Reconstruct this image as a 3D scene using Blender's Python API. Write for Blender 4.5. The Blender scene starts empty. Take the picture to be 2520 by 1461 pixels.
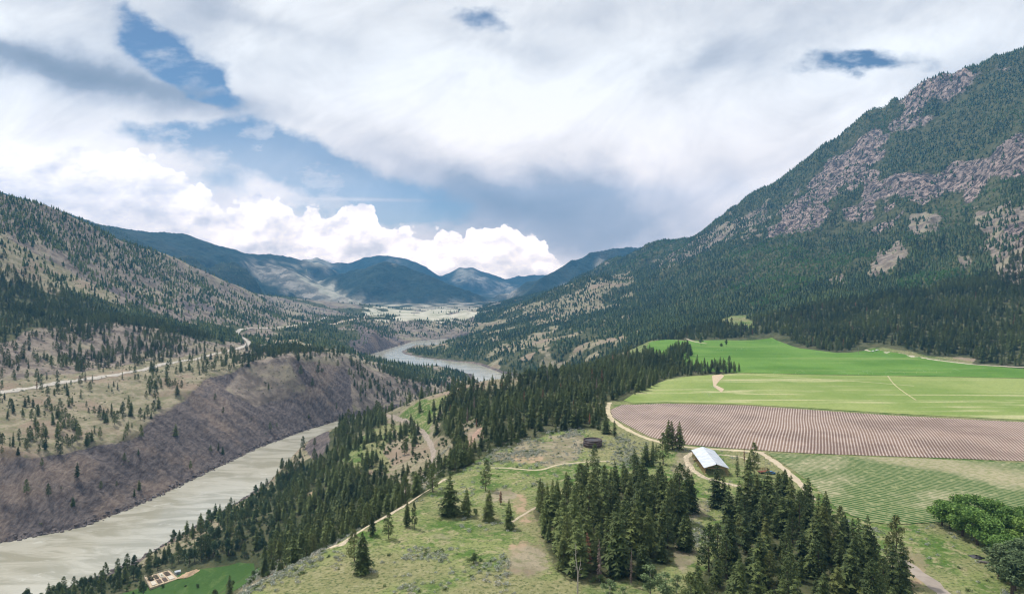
import bpy, bmesh, math, random
import numpy as np
from mathutils import Vector, Matrix
from mathutils.geometry import delaunay_2d_cdt
R = math.radians
rng = np.random.default_rng(7)
random.seed(7)
scene = bpy.context.scene
COL = scene.collection
F, CX, HY, CZ = 1680.0, 1260.0, 690.0, 200.0      # lens in photo pixels, centre column, horizon row, camera height

# ------------------------------------------------------------------ helpers
def tag(o, label=None, cat=None, group=None, kind=None):
    if label: o['label'] = label
    if cat: o['category'] = cat
    if group: o['group'] = group
    if kind: o['kind'] = kind
    return o

def mesh_np(name, v, f=None, mat=None, smooth=False, parent=None, link=True, ngons=None, midx=None):
    me = bpy.data.meshes.new(name)
    v = np.asarray(v, dtype=np.float32)
    if f is not None and len(f) and ngons is None:
        f = np.asarray(f, dtype=np.int32)
        me.vertices.add(len(v)); me.vertices.foreach_set('co', v.ravel())
        n, k = f.shape
        me.loops.add(n * k); me.loops.foreach_set('vertex_index', f.ravel())
        me.polygons.add(n)
        me.polygons.foreach_set('loop_start', np.arange(0, n * k, k, dtype=np.int32))
        me.polygons.foreach_set('loop_total', np.full(n, k, dtype=np.int32))
        if smooth: me.polygons.foreach_set('use_smooth', np.ones(n, dtype=bool))
        if midx is not None: me.polygons.foreach_set('material_index', np.asarray(midx, dtype=np.int32))
        me.update(calc_edges=True); me.validate()
    else:
        me.from_pydata([tuple(map(float, p)) for p in v], [], ngons or [])
        if smooth:
            for p in me.polygons: p.use_smooth = True
        me.update()
    for m in (mat if isinstance(mat, (list, tuple)) else [mat]):
        if m: me.materials.append(m)
    o = bpy.data.objects.new(name, me)
    if link: COL.objects.link(o)
    if parent: o.parent = parent
    return o

def empty(name, loc, rz=0.0, s=1.0):
    o = bpy.data.objects.new(name, None); COL.objects.link(o)
    o.location = loc; o.rotation_euler = (0, 0, rz); o.scale = (s, s, s); o.empty_display_size = 0.5
    return o

class MB:
    def __init__(s): s.v = []; s.f = []
    def box(s, x0, x1, y0, y1, z0, z1):
        b = len(s.v)
        s.v += [(x, y, z) for z in (z0, z1) for y in (y0, y1) for x in (x0, x1)]
        s.f += [tuple(b + i for i in q) for q in ((0,2,3,1),(4,5,7,6),(0,1,5,4),(2,6,7,3),(0,4,6,2),(1,3,7,5))]
        return s
    def tube(s, a, b, r0, r1, n=6):
        a, b = Vector(a), Vector(b); d = (b - a).normalized()
        p = d.orthogonal().normalized(); q = d.cross(p); k = len(s.v)
        for c, r in ((a, r0), (b, r1)):
            for i in range(n):
                t = 2 * math.pi * i / n
                s.v.append(tuple(c + p * (r * math.cos(t)) + q * (r * math.sin(t))))
        for i in range(n):
            j = (i + 1) % n
            s.f.append((k + i, k + j, k + n + j, k + n + i))
        s.f.append(tuple(k + i for i in range(n))[::-1]); s.f.append(tuple(k + n + i for i in range(n)))
        return s
    def poly(s, pts):
        b = len(s.v); s.v += list(pts); s.f.append(tuple(range(b, b + len(pts)))); return s
    def build(s, name, mat, parent=None, smooth=False, link=True):
        return mesh_np(name, s.v, None, mat, smooth, parent, link, ngons=s.f)

# value noise
_P = rng.random((256, 256)).astype(np.float32)
def vnoise(x, y):
    xi = np.floor(x); yi = np.floor(y); fx = (x - xi); fy = (y - yi)
    xi = xi.astype(np.int64) & 255; yi = yi.astype(np.int64) & 255
    x1 = (xi + 1) & 255; y1 = (yi + 1) & 255
    fx = fx * fx * (3 - 2 * fx); fy = fy * fy * (3 - 2 * fy)
    return (_P[xi, yi] * (1 - fx) + _P[x1, yi] * fx) * (1 - fy) + (_P[xi, y1] * (1 - fx) + _P[x1, y1] * fx) * fy
def fbm(x, y, sc, oc=4, seed=0, ridged=False):
    a, t, w = 1.0, 0.0, 0.0
    x = np.asarray(x) / sc + seed * 17.3; y = np.asarray(y) / sc + seed * 9.7
    for i in range(oc):
        n = vnoise(x, y) * 2 - 1
        if ridged: n = 1 - 2 * np.abs(n)
        t = t + n * a; w += a; a *= 0.5
        x, y = x * 1.93 * 0.8 - y * 1.93 * 0.6 + 13.7, x * 1.93 * 0.6 + y * 1.93 * 0.8 + 7.1
    return t / w

# ------------------------------------------------------------------ terrain
def wz(px, py, z):
    Y = (CZ - z) * F / (py - HY); return ((px - CX) / F * Y, Y, z)
def wy(px, py, Y): return ((px - CX) / F * Y, Y, CZ - (py - HY) / F * Y)

bank_w = [(-1100,60),(-600,330),(-426,480),(-391,521),(-350,555),(-338,592),(-328,640),(-316,738),(-305,814),(-277,913),
  (-250,975),(-205,1040),(-130,1100),(-80,1160),(-55,1230),(-62,1300),(-67,1318),(-90,1461),(-176,1608),(-234,1608),
  (-326,1663),(-369,1723),(-398,1787),(-374,1931),(-349,2100),(-330,2240),(-260,2330),(-180,2400)]
bank_e = [(-1000,-60),(-480,280),(-300,420),(-268,480),(-255,560),(-240,659),(-222,780),(-205,860),(-165,930),(-90,1000),
  (-10,1100),(40,1230),(40,1380),(4,1448),(-23,1480),(-84,1639),(-150,1697),(-232,1768),(-293,1856),(-313,1931),(-305,2040),
  (-300,2110),(-230,2120),(-216,2196),(-190,2280),(-120,2360)]
river_poly = np.array(bank_w + bank_e[::-1], float)

C = []                                            # chains of control points; each chain is a break line
def chain(*pts): C.append([p for p in pts])
chain(*[(x, y, 0.6) for x, y in bank_w]); chain(*[(x, y, 0.6) for x, y in bank_e])
for a, b in (((-342,430),(-320,500)),((-300,600),(-290,700)),((-268,800),(-235,900)),((-170,1000),(-40,1150)),((-10,1250),(-15,1350)),
             ((-40,1480),(-110,1580)),((-230,1690),(-330,1790)),((-345,1900),(-330,2050)),((-290,2200),(-220,2300))):
    chain((*a, -5), (*b, -5))
# west bluff rim, terraces, near-left mountain side
chain(wz(-600,1230,52), wz(-200,1150,52), wz(0,1125,50), wz(165,1110,46), wz(320,1075,45), wz(400,1020,52), wz(470,970,62), wz(520,925,72),
      wz(600,900,80), wz(700,885,87), wz(800,885,76), wz(860,905,60), wz(910,905,52), wz(955,930,38))
chain(wy(955,965,1100), wy(950,1010,1023))
chain(wz(620,878,80), wz(700,866,88), wz(770,868,86), wz(840,868,82), wz(880,880,70))
chain(wz(-400,1000,80), wz(0,966,80), wz(46,959,80), wz(180,936,81), wz(306,918,82), wz(422,894,82), wz(527,871,80), wz(598,853,77), wz(612,846,76), wz(584,818,82))
chain(wy(-400,850,800), wy(-400,600,1150), wy(-400,430,1350))
chain(wy(0,900,820), wy(0,840,900), wy(0,760,1050), wy(0,700,1150), wy(0,600,1300), wy(0,487,1500))
chain(wy(200,890,930), wy(200,826,1030)); chain(wy(200,775,1180), wy(200,690,1400), wy(200,610,1560), wy(200,540,1680))
chain(wy(60,860,900), wy(130,835,960), wy(200,820,1030), wy(300,808,1080), wy(390,812,1130), wy(430,830,1130))
chain(wy(400,860,1060), wy(400,790,1380), wy(400,720,1650), wy(400,670,1850), wy(400,625,2000))
chain(wy(580,840,1300), wy(580,800,1650), wy(580,760,1900), wy(580,730,2100), wy(590,705,2250))
chain(wy(700,860,1250), wy(700,830,1600), wy(700,800,1950), wy(700,780,2250), wy(700,762,2500))
chain(wy(800,855,1350), wy(800,830,1700), wy(800,800,2050), wy(800,782,2500))
chain(wy(-900,380,1100), wy(-400,430,1350), wy(0,487,1500), wy(100,507,1590), wy(200,541,1680), wy(300,583,1840), wy(400,627,2000), wy(500,668,2130), wy(590,705,2250), wy(700,762,2500), wy(790,777,2800))
for px, Y in ((-400,1800),(0,2050),(200,2300),(400,2600),(590,2900)): C.append([((px-CX)/F*Y, Y, 150)])
chain(wz(660,838,72), wz(720,832,72), wz(800,850,66), wz(850,872,52))
chain(wy(820,800,2150), wy(880,798,2120), wy(930,812,2016), wy(985,835,1960+150))
chain(wy(900,850,1850), wy(960,838,2060), wy(1010,826,2330))
chain(wy(1000,800,2500), wy(1060,805,2450), wy(1110,812,2450))
chain(wy(980,785,2650), wy(1100,790,2650), wy(1150,790,2700))
chain(wy(760,790,2300), wy(870,785,2500))
chain(wy(1000,930,1295), wy(1060,920,1400), wy(1120,935,1330)); chain(wy(970,900,1500), wy(1050,905,1500)); chain(wy(1010,975,1130), wy(1100,960,1200))
# point bar and eastern slopes
chain(wy(1030,860,1950), wy(1080,865,1900), wy(1150,860,1800), wy(1250,860,1650), wy(1350,860,1500), wy(1450,850,1450), wy(1530,840,1350))
chain(wy(1140,828,2200), wy(1200,820,2000), wy(1300,815,1900), wy(1400,815,1750), wy(1500,815,1550))
chain(wy(1150,795,2700), wy(1250,785,2350), wy(1350,775,2200), wy(1450,768,2100))
chain(wy(1230,765,2600), wy(1300,742,2500), wy(1400,712,2450), wy(1480,676,2480), wy(1545,672,2600))
chain((-60,2900,75), (100,3000,95), (330,3000,140), (560,3600,220))
# east mountain
for px, rows in ((2900,((900,715),(700,950),(500,1300),(300,1650),(100,1950),(20,2080))), (2520,((905,742),(750,1000),(600,1350),(450,1700),(340,1880),(200,2110),(136,2200))),
    (2350,((893,790),(790,980),(680,1350),(580,1650),(480,1880),(380,2080),(260,2300),(178,2370))),
    (2200,((880,840),(800,1000),(700,1400),(600,1750),(500,2050),(400,2280),(300,2460),(243,2550))),
    (2080,((868,900),(800,1080),(700,1500),(600,1900),(500,2250),(420,2480),(333,2670))),
    (1960,((855,967),(780,1200),(700,1650),(600,2100),(500,2520),(413,2800))),
    (1830,((838,1080),(780,1300),(700,1800),(620,2300),(550,2680),(497,2950))),
    (1700,((832,1130),(780,1450),(700,2050),(640,2600),(577,3080))),
    (1590,((800,1480),(760,1900),(700,2400),(650,2900),(613,3300)))):
    chain(*[wy(px, y, Y) for y, Y in rows])
chain(wy(2900,20,2080), wy(2700,90,2150), wy(2520,136,2200), wy(2400,160,2330), wy(2300,187,2430), wy(2200,243,2550), wy(2140,288,2610), wy(2080,333,2670), wy(1960,413,2800), wy(1895,463,2870), wy(1830,497,2950),
      wy(1760,548,3020), wy(1700,577,3080), wy(1590,613,3300), wy(1500,650,3500), wy(1400,705,3700))
for px, Y in ((2900,2900),(2520,3000),(2200,3300),(1960,3600),(1700,3900)): C.append([((px-CX)/F*Y, Y, 330)])
# bench (z 105), its west edge, and the steep bank down to the river
chain(wz(1600,868,105), wz(1600,838,105), wz(1690,834,105), wz(1830,838,106), wz(1960,855,106), wz(2080,868,106), wz(2200,880,106), wz(2350,893,106), wz(2520,905,106), wz(2900,925,106))
chain((-120,60,96), (-95,180,97), wz(600,1455,98), wz(700,1400,99), wz(870,1318,101), wz(1000,1238,101), wz(1080,1190,103), wz(1130,1130,101), wz(1150,1060,100), wz(1110,1010,90), wz(1130,970,90), wz(1200,935,94), wz(1300,925,98), wz(1400,920,101), wz(1500,905,103), wz(1570,890,104))
chain(wz(980,1003,72), wz(1020,984,80), wz(1060,973,86), wz(1110,966,90))
for p in ((1150,1461),(1300,1300),(1250,1150),(1700,1300),(1700,1100),(1450,1080),(1900,1461),(2200,1300),(2520,1461),(2000,1180),(2520,1250),(1400,1000),(1600,1000),(1800,960),(2200,960),(2520,1000),(2900,1100),(2900,1400),(1500,940),(2000,900)):
    C.append([wz(p[0], p[1], 105)])
C += [[(0,120,103)], [(-60,120,100)], [(120,60,104)], [(300,100,105)], [(700,200,106)]]
chain(wz(400,1445,15), wz(470,1415,17), wz(600,1385,20), wz(650,1395,24)); chain(wz(280,1480,12), wz(420,1500,16), wz(540,1470,22)); C += [[(-250,300,14)], [(-190,240,22)], [(-420,100,14)]]
for p in ((800,1300,62),(700,1250,34),(620,1240,14),(900,1200,58),(900,1150,60),(760,1180,30),(900,1090,62),(840,1120,50)): C.append([wz(*p)])
chain(wz(720,1125,24), wz(750,1085,34), wz(790,1068,42), wz(840,1045,46), wz(900,1028,52), wz(955,1012,62))
C += [[(-150,830,22)], [(-100,880,26)], [(-40,900,40)], [(20,850,70)], [(60,950,48)], [(120,1100,45)], [(150,1300,35)], [(110,1450,18)]]
chain(wz(950,1025,60), wz(1030,1055,66), wz(1060,1090,72), wz(1066,1125,73), wz(1030,1175,74), wz(980,1225,79))
# valley floor and outskirts
for p in ((900,772,3100),(1000,765,3400),(1150,762,3500),(1050,775,3000),(950,752,4000),(1150,750,4200),(1250,750,4200)): C.append([wy(*p)])
for a in range(-180, 181, 20):
    for r, z in ((5500, 60), (8050, 60)): C.append([(r*math.sin(R(a)), r*math.cos(R(a)), z)])
    if abs(a) > 60:
        for r in (400, 1500): C.append([(r*math.sin(R(a)), r*math.cos(R(a)), 60 if a < 0 else 120)])
    C.append([(15*math.sin(R(a+.1)), 15*math.cos(R(a+.1)), 101)])

az_d = np.arange(-44, 44.01, 0.11)
AZ = np.radians(np.concatenate([np.linspace(-180, -48, 34), [-46], az_d, [46], np.linspace(48, 180, 34)]))
RR = np.concatenate([np.exp(np.linspace(math.log(15), math.log(150), 26))[:-1],
                     np.exp(np.arange(math.log(150), math.log(6000), 0.0045)), np.exp(np.linspace(math.log(6000), math.log(7950), 70))])
NA, NR = len(AZ), len(RR)
LR = np.log(RR)
KLR = 1.0
def tin():
    vs, es = [], []
    zs = {}
    for ch in C:
        prev = None
        for x, y, z in ch:
            a, l = math.atan2(x, y), math.log(max(14.9, math.hypot(x, y)))
            vs.append(Vector((a, l))); zs[len(vs) - 1] = z
            if prev is not None: es.append((prev, len(vs) - 1))
            prev = len(vs) - 1
    for a in (-math.pi - .01, math.pi + .01):
        for l, z in ((2.6, 101), (6, 80), (8.6, 60), (9.0, 60)): vs.append(Vector((a, l))); zs[len(vs)-1] = z
    for a in np.linspace(-math.pi, math.pi, 10): vs.append(Vector((float(a), 9.02))); zs[len(vs)-1] = 60; vs.append(Vector((float(a), 2.55))); zs[len(vs)-1] = 101
    ov, oe, of, vo, eo, fo = delaunay_2d_cdt(vs, es, [], 0, 1e-6)
    oz = []
    for i, orig in enumerate(vo):
        if orig: oz.append(sum(zs[j] for j in orig) / len(orig))
        else:                                          # a crossing of two break lines: nearest input
            d = [((ov[i] - v).length, j) for j, v in enumerate(vs)]; d.sort()
            w = [1 / (q[0] + 1e-6) for q in d[:3]]; oz.append(sum(zs[q[1]] * ww for q, ww in zip(d, w)) / sum(w))
    Z = np.full((NR, NA), 60.0)
    for t in of:
        for k in range(1, len(t) - 1):
            (ax, ay), (bx, by), (cx, cy) = ov[t[0]], ov[t[k]], ov[t[k+1]]
            za, zb, zc = oz[t[0]], oz[t[k]], oz[t[k+1]]
            i0, i1 = np.searchsorted(AZ, [min(ax, bx, cx) - 1e-9, max(ax, bx, cx) + 1e-9])
            j0, j1 = np.searchsorted(LR, [min(ay, by, cy) - 1e-9, max(ay, by, cy) + 1e-9])
            if i1 <= i0 or j1 <= j0: continue
            A, L = np.meshgrid(AZ[i0:i1], LR[j0:j1])
            den = (by - cy) * (ax - cx) + (cx - bx) * (ay - cy)
            if abs(den) < 1e-14: continue
            w0 = ((by - cy) * (A - cx) + (cx - bx) * (L - cy)) / den
            w1 = ((cy - ay) * (A - cx) + (ax - cx) * (L - cy)) / den
            w2 = 1 - w0 - w1
            m = (w0 >= -1e-6) & (w1 >= -1e-6) & (w2 >= -1e-6)
            Z[j0:j1, i0:i1][m] = (w0 * za + w1 * zb + w2 * zc)[m]
    return Z
def blur(Z, s):
    r = int(3 * s + 1); k = np.exp(-0.5 * (np.arange(-r, r + 1) / s) ** 2); k /= k.sum()
    for ax in (0, 1):
        P = np.pad(Z, [(r, r) if i == ax else (0, 0) for i in (0, 1)], mode='edge')
        out = np.zeros_like(Z)
        for i, w in enumerate(k):
            out += w * (P[i:i + Z.shape[0], :] if ax == 0 else P[:, i:i + Z.shape[1]])
        Z = out
    return Z
def inpoly(x, y, poly):
    x = np.asarray(x, dtype=np.float64); y = np.asarray(y, dtype=np.float64)
    poly = np.asarray(poly, float); c = np.zeros(x.shape, bool)
    n = len(poly); j = n - 1
    m = (x >= poly[:,0].min()) & (x <= poly[:,0].max()) & (y >= poly[:,1].min()) & (y <= poly[:,1].max())
    xm, ym = x[m], y[m]; cm = np.zeros(xm.shape, bool)
    for i in range(n):
        xi, yi = poly[i]; xj, yj = poly[j]
        if yi != yj: cm ^= ((yi > ym) != (yj > ym)) & (xm < (xj - xi) * (ym - yi) / (yj - yi) + xi)
        j = i
    c[m] = cm
    return c
def segdist(x, y, line):
    best = np.full(x.shape, 1e9); hh = np.zeros(x.shape)
    for (x0, y0, z0), (x1, y1, z1) in zip(line[:-1], line[1:]):
        dx, dy = x1 - x0, y1 - y0; t = np.clip(((x - x0) * dx + (y - y0) * dy) / (dx*dx + dy*dy), 0, 1)
        d = np.hypot(x - x0 - t * dx, y - y0 - t * dy); h = z0 + t * (z1 - z0)
        m = d < best; best = np.where(m, d, best); hh = np.where(m, h, hh)
    return best, hh

GX = np.sin(AZ)[None, :] * RR[:, None]; GY = np.cos(AZ)[None, :] * RR[:, None]
TZ = tin()
flat = ((TZ > 103.5) & (TZ < 106.5)).astype(float)
TZ = blur(TZ, 1.8)
inr = inpoly(GX, GY, river_poly)
riv = np.array([(x, y, 0) for x, y in river_poly]); rd, _ = segdist(GX, GY, np.vstack([riv, riv[:1]]))
# far ranges
def ridge(pts, slope, seed, rough):
    global TZ
    line = [wy(*p) for p in pts]
    m = GY > 2300
    x, y = GX[m], GY[m]
    wx = x + 90 * fbm(x, y, 500, 3, seed); wy_ = y + 90 * fbm(x, y, 500, 3, seed + 1)
    d, h = segdist(wx, wy_, line); d2, h2 = segdist(x, y, line)
    d = d * np.clip(d2 / 400, 0, 1) + d2 * (1 - np.clip(d2 / 400, 0, 1)); h = h * .5 + h2 * .5
    g = fbm(x, y, 520, 4, seed + 2, True)
    z = h - slope * d * (1 + 0.42 * g) - 8 + np.clip(d / 400, 0.14, 1) * 1.35 * rough * fbm(x, y, 900, 5, seed + 3, True)
    TZ[m] = np.maximum(TZ[m], z)
ridge([(0,470,3400),(130,512,3600),(250,550,3900),(350,570,4200),(455,578,4500),(520,600,4700),(600,620,4900),(660,623,5200),(720,632,5500),(800,655,5500),(860,700,5400),(930,747,5200)], .42, 31, 60)
ridge([(560,640,4800),(690,655,4700),(760,690,4450),(850,730,4200),(930,755,3900)], .30, 35, 45)
ridge([(640,645,7100),(740,640,7100),(780,633,7100),(820,648,7100),(850,648,7100)], .33, 39, 70)
ridge([(820,655,7100),(870,645,7100),(905,631,7100),(945,626,7100),(1000,637,7100),(1040,652,6850),(1075,680,6800),(1110,695,6700)], .42, 43, 60)
ridge([(790,690,5000),(860,668,5000),(900,656,4960),(955,640,4900),(1010,660,4850),(1060,682,4800),(1120,702,4750),(1180,727,4700),(1240,755,4600)], .46, 47, 45)
ridge([(1040,700,7650),(1085,680,7650),(1130,659,7650),(1165,659,7650),(1200,672,7650),(1240,686,7650),(1290,678,7750),(1340,677,7750),(1500,660,7750)], .32, 51, 80)
ridge([(1210,775,3700),(1250,752,4000),(1330,692,4500),(1400,645,4800),(1470,613,5000),(1520,605,5100),(1590,611,5200),(1700,600,5300),(1900,560,5500)], .52, 55, 60)
# relief
hgt = np.clip((TZ - 112) / 120, 0, 1)
TZ += np.clip((GY - 3600) / 800, 0, 1) * hgt * 16 * fbm(GX, GY, 170, 4, 77, True)
dist = RR[:, None] * np.ones((1, NA))
near = np.clip(1 - (dist - 3500) / 1500, 0, 1)
amp_big = near * hgt * np.clip(dist / 1500, .2, 1)
ga = GX * .62 + GY * .78; gc = -GX * .78 + GY * .62           # the east face falls towards (-.78, -.6)
fe = (GX > 100) * 1.0
TZ += amp_big * ((1 - fe) * 16 * fbm(GX, GY, 260, 5, 3, True) + fe * (38 * fbm(gc * 1.0 + 60 * fbm(GX, GY, 300, 2, 41), ga * .30, 210, 4, 3, True) + 14 * fbm(gc, ga * .4, 80, 3, 42, True)) + 5 * fbm(GX, GY, 70, 4, 4))
left = (GX < -120) & ~inr
wl = np.clip((rd - 4) / 40, 0, 1) * np.clip(1 - hgt * 2, 0, 1) * near
side = blur(((GX < -230) | (GY > 720)).astype(float) * (flat < .5), 6)
TZ += wl * side * (3.2 * fbm(GX, GY, 90, 4, 5) + 1.6 * fbm(GX, GY, 22, 3, 6, True))
# gullies on the west bluff run down to the water: noise stretched along the fall line
t_al = GX * .335 + GY * .942; t_ac = -GX * .942 + GY * .335
bl = inpoly(GX, GY, [(-600,380),(-391,521),(-338,592),(-316,738),(-277,913),(-205,1040),(-260,1110),(-330,1000),(-410,930),(-420,800),(-420,640),(-480,600),(-640,480)])
blm = blur(bl.astype(float), 5)
TZ += blm * np.clip(rd / 22, 0, 1) * (3.4 * fbm(t_al + t_ac * .3, t_ac * .3, 17, 4, 8, True) + 5.5 * fbm(t_al + t_ac * .35, t_ac * .3, 55, 3, 9, True))
TZ += (1 - np.clip(dist / 900, 0, 1)) * np.clip(rd / 10, 0, 1) * (0.5 * fbm(GX, GY, 24, 3, 11) + 1.0 * fbm(GX, GY, 70, 2, 12))
TZ = np.where(inr, np.minimum(TZ, -1.2), np.where(rd < 60, np.maximum(TZ, 0.5 + 0.06 * rd), TZ))
TZ = np.where(~inr & (dist > 100), np.maximum(TZ, 0.5), TZ)

def gidx(x, y):
    a = np.interp(np.arctan2(x, y), AZ, np.arange(NA)); l = np.interp(np.log(np.maximum(np.hypot(x, y), 15)), LR, np.arange(NR))
    return l, a
def sample(G, x, y):
    l, a = gidx(x, y)
    i = np.minimum(np.floor(l).astype(int), NR - 2); j = np.minimum(np.floor(a).astype(int), NA - 2)
    fl, fa = l - i, a - j
    return (G[i, j] * (1 - fa) + G[i, j+1] * fa) * (1 - fl) + (G[i+1, j] * (1 - fa) + G[i+1, j+1] * fa) * fl
def gz(x, y): return float(sample(TZ, np.array([x], float), np.array([y], float))[0])
def hit(px, py, ymin=120):
    ys = np.exp(np.arange(math.log(ymin), math.log(14000), 0.0012))
    z = sample(TZ, (px - CX) / F * ys, ys); zr = CZ - (py - HY) / F * ys
    w = np.where(z >= zr)[0]
    Y = ys[w[0]] if len(w) else ys[-1]
    return ((px - CX) / F * Y, Y, gz((px - CX) / F * Y, Y))
GPX = CX + F * GX / np.maximum(GY, 1); GPY = HY + F * (CZ - TZ) / np.maximum(GY, 1)
front = GY > 40

# ------------------------------------------------------------------ ground zones and tree cover, laid out on the land
# zones: 0 meadow 1 dry grass 2 scree 3 cliff 4 forest floor 5 bare soil 6 pale plain (sunlit look put into its colour) 7 stony slope
Z_ = np.where(GX < -150, 7, 4)
T_ = np.where(GX < -150, .10, .9)                 # cover
T_ = np.where(GY > 3700, 0, T_)
bench = (GY < 1150) & (TZ > 94) & (TZ < 112) & (GX > -130)
Z_ = np.where(bench, 0, Z_); T_ = np.where(bench, 0, T_)
Z_ = np.where((GY < 1150) & (GX > -260) & (TZ <= 94) & ~bench, 1, Z_); T_ = np.where((GY < 1150) & (GX > -260) & (TZ <= 94), .25, T_)
Z_ = np.where(GY > 3000, 4, Z_)
wob = fbm(GX, GY, 60, 3, 60); wob2 = fbm(GX, GY, 60, 3, 61)
wob = wob + .8 * fbm(GX, GY, 16, 3, 62) * np.clip(1 - dist / 900, 0, 1); wob2 = wob2 + .8 * fbm(GX, GY, 16, 3, 63) * np.clip(1 - dist / 900, 0, 1)
sc_ = 900 / np.maximum(dist, 200)
kj = np.where(dist > 1300, 30, 26 * np.minimum(sc_, 2.2)); JPX = GPX + wob * kj; JPY = GPY + wob2 * kj * np.where(dist > 1300, .9, .62)
def zone(poly, z=None, t=None, y0=0, y1=99999, jitter=True):
    m = front & (GY > y0) & (GY < y1) & inpoly(JPX if jitter else GPX, JPY if jitter else GPY, poly)
    if z is not None: Z_[m] = z
    if t is not None: T_[m] = t
    return m
patch = fbm(GX, GY, 75, 4, 130); pat2 = fbm(GX, GY, 11, 3, 131) + .5 * fbm(GX, GY, 34, 2, 132)
# --- west side
zone([(-600,1000),(0,935),(200,905),(420,865),(560,850),(600,900),(520,925),(470,970),(400,1020),(320,1075),(165,1110),(0,1125),(-200,1150),(-600,1240)], 1, .19, 0, 1500)
zone([(-600,960),(0,880),(230,850),(400,820),(520,835),(560,860),(420,880),(220,915),(0,945),(-600,1020)], 7, .34, 700, 1500)
zone([(-600,900),(0,830),(150,800),(420,800),(560,830),(430,850),(300,880),(150,890),(0,905),(-600,960)], 7, .45, 700, 1500)
zone([(-600,760),(0,680),(120,705),(300,750),(450,785),(600,800),(600,830),(560,840),(430,815),(300,795),(120,800),(0,840),(-600,900)], 4, .74, 800, 2200)
zone([(-600,500),(0,580),(120,640),(240,700),(330,745),(150,720),(0,690),(-600,760)], 1, .34, 800, 2000)
zone([(-600,300),(0,470),(110,500),(220,540),(300,580),(420,640),(520,690),(560,730),(420,680),(300,660),(200,640),(100,600),(0,570),(-600,500)], 7, .86, 800, 2600)
zone([(120,640),(220,640),(340,665),(460,690),(600,740),(700,775),(600,790),(480,780),(360,750),(250,705)], 7, .48, 1000, 2800)
zone([(240,690),(330,730),(400,775),(360,765),(300,740)], 2, .03, 1000, 2800)
zone([(440,745),(520,740),(540,775),(460,772)], 2, .10, 1000, 2800)
zone([(600,840),(640,830),(760,790),(830,795),(880,810),(900,850),(870,872),(800,852),(720,834),(660,840),(620,850)], 4, .62, 1200, 2500)
zone([(640,800),(760,785),(900,775),(960,790),(940,800),(860,790),(780,800),(700,812)], 1, .08, 1500, 2900)
zone([(620,838),(700,832),(790,845),(850,868),(800,862),(700,845)], 1, .05, 1200, 1800)
zone([(600,850),(700,848),(800,862),(770,872),(640,880)], 7, .55, 1000, 1500)
zone([(600,880),(700,866),(880,870),(960,930),(980,980),(940,1010),(860,1000),(850,905),(700,885),(600,900)], 7, .28, 900, 1400)
zone([(640,780),(860,775),(980,785),(990,830),(880,800),(760,800)], 7, .45, 1700, 2900)
zone([(860,790),(940,800),(990,830),(1010,842),(935,870),(890,880),(860,860),(880,820)], 2, .30, 1700, 2500)
zone([(990,800),(1160,785),(1180,815),(1100,836),(1020,836)], 7, .55, 2300, 2800)
# bluff
zone([(-700,1200),(-200,1160),(0,1130),(165,1115),(320,1080),(400,1030),(470,975),(520,930),(600,903),(700,888),(790,888),(850,910),(870,960),(860,1020),(800,1050),(640,1110),(300,1270),(0,1345),(-400,1500),(-900,1500)], 2, .035, 300, 1130)
zone([(600,905),(720,905),(760,960),(640,1000),(560,960)], 7, .03, 300, 1130)
# peninsula
zone([(880,880),(930,888),(1020,900),(1080,900),(1160,918),(1170,945),(1100,965),(1000,990),(950,1000),(970,950),(920,905)], 7, .45, 1050, 1700)
zone([(886,885),(960,895),(1060,905),(1170,925),(1160,942),(1080,925),(980,918),(910,905)], 4, .60, 1050, 1750)
zone([(850,860),(900,880),(960,925),(970,945),(930,935),(880,900),(840,885)], 7, .08, 900, 1400)
# --- point bar and east slopes
zone([(985,860),(1090,845),(1160,850),(1280,880),(1290,920),(1240,920),(1120,895),(1010,880)], 4, .70, 1400, 2300)
zone([(1020,848),(1095,842),(1100,858),(1040,866)], 1, .12, 1700, 2300)
zone([(1090,845),(1180,800),(1250,770),(1400,760),(1560,780),(1600,850),(1500,880),(1300,925),(1200,900)], 4, .66, 1150, 2800)
me_ = (GY > 1150) & (GY < 3000) & (GX > -150) & (TZ < 190) & (GPX < 1620) & (patch > .17); Z_[me_] = 1; T_[me_] = .32
for p in ([(1395,878),(1430,850),(1480,830),(1530,824),(1520,840),(1450,865),(1420,888)], [(1310,850),(1350,838),(1370,848),(1330,862)], [(1280,880),(1320,868),(1330,880),(1290,895)],
          [(1190,830),(1240,822),(1250,830),(1200,838)], [(1370,905),(1400,888),(1410,900),(1380,915)], [(1340,800),(1380,790),(1400,798),(1360,808)], [(1290,775),(1340,768),(1350,776),(1300,782)],
          [(1225,860),(1260,850),(1270,858),(1235,868)]):
    zone(p, 1, .12, 1150, 2900)
zone([(1370,740),(1400,712),(1440,693),(1500,670),(1560,672),(1550,700),(1500,720),(1480,760),(1440,768),(1400,762)], 1, .22, 2000, 3000)
zone([(1340,770),(1400,760),(1430,775),(1380,790)], 1, .22, 2000, 3000)
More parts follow.
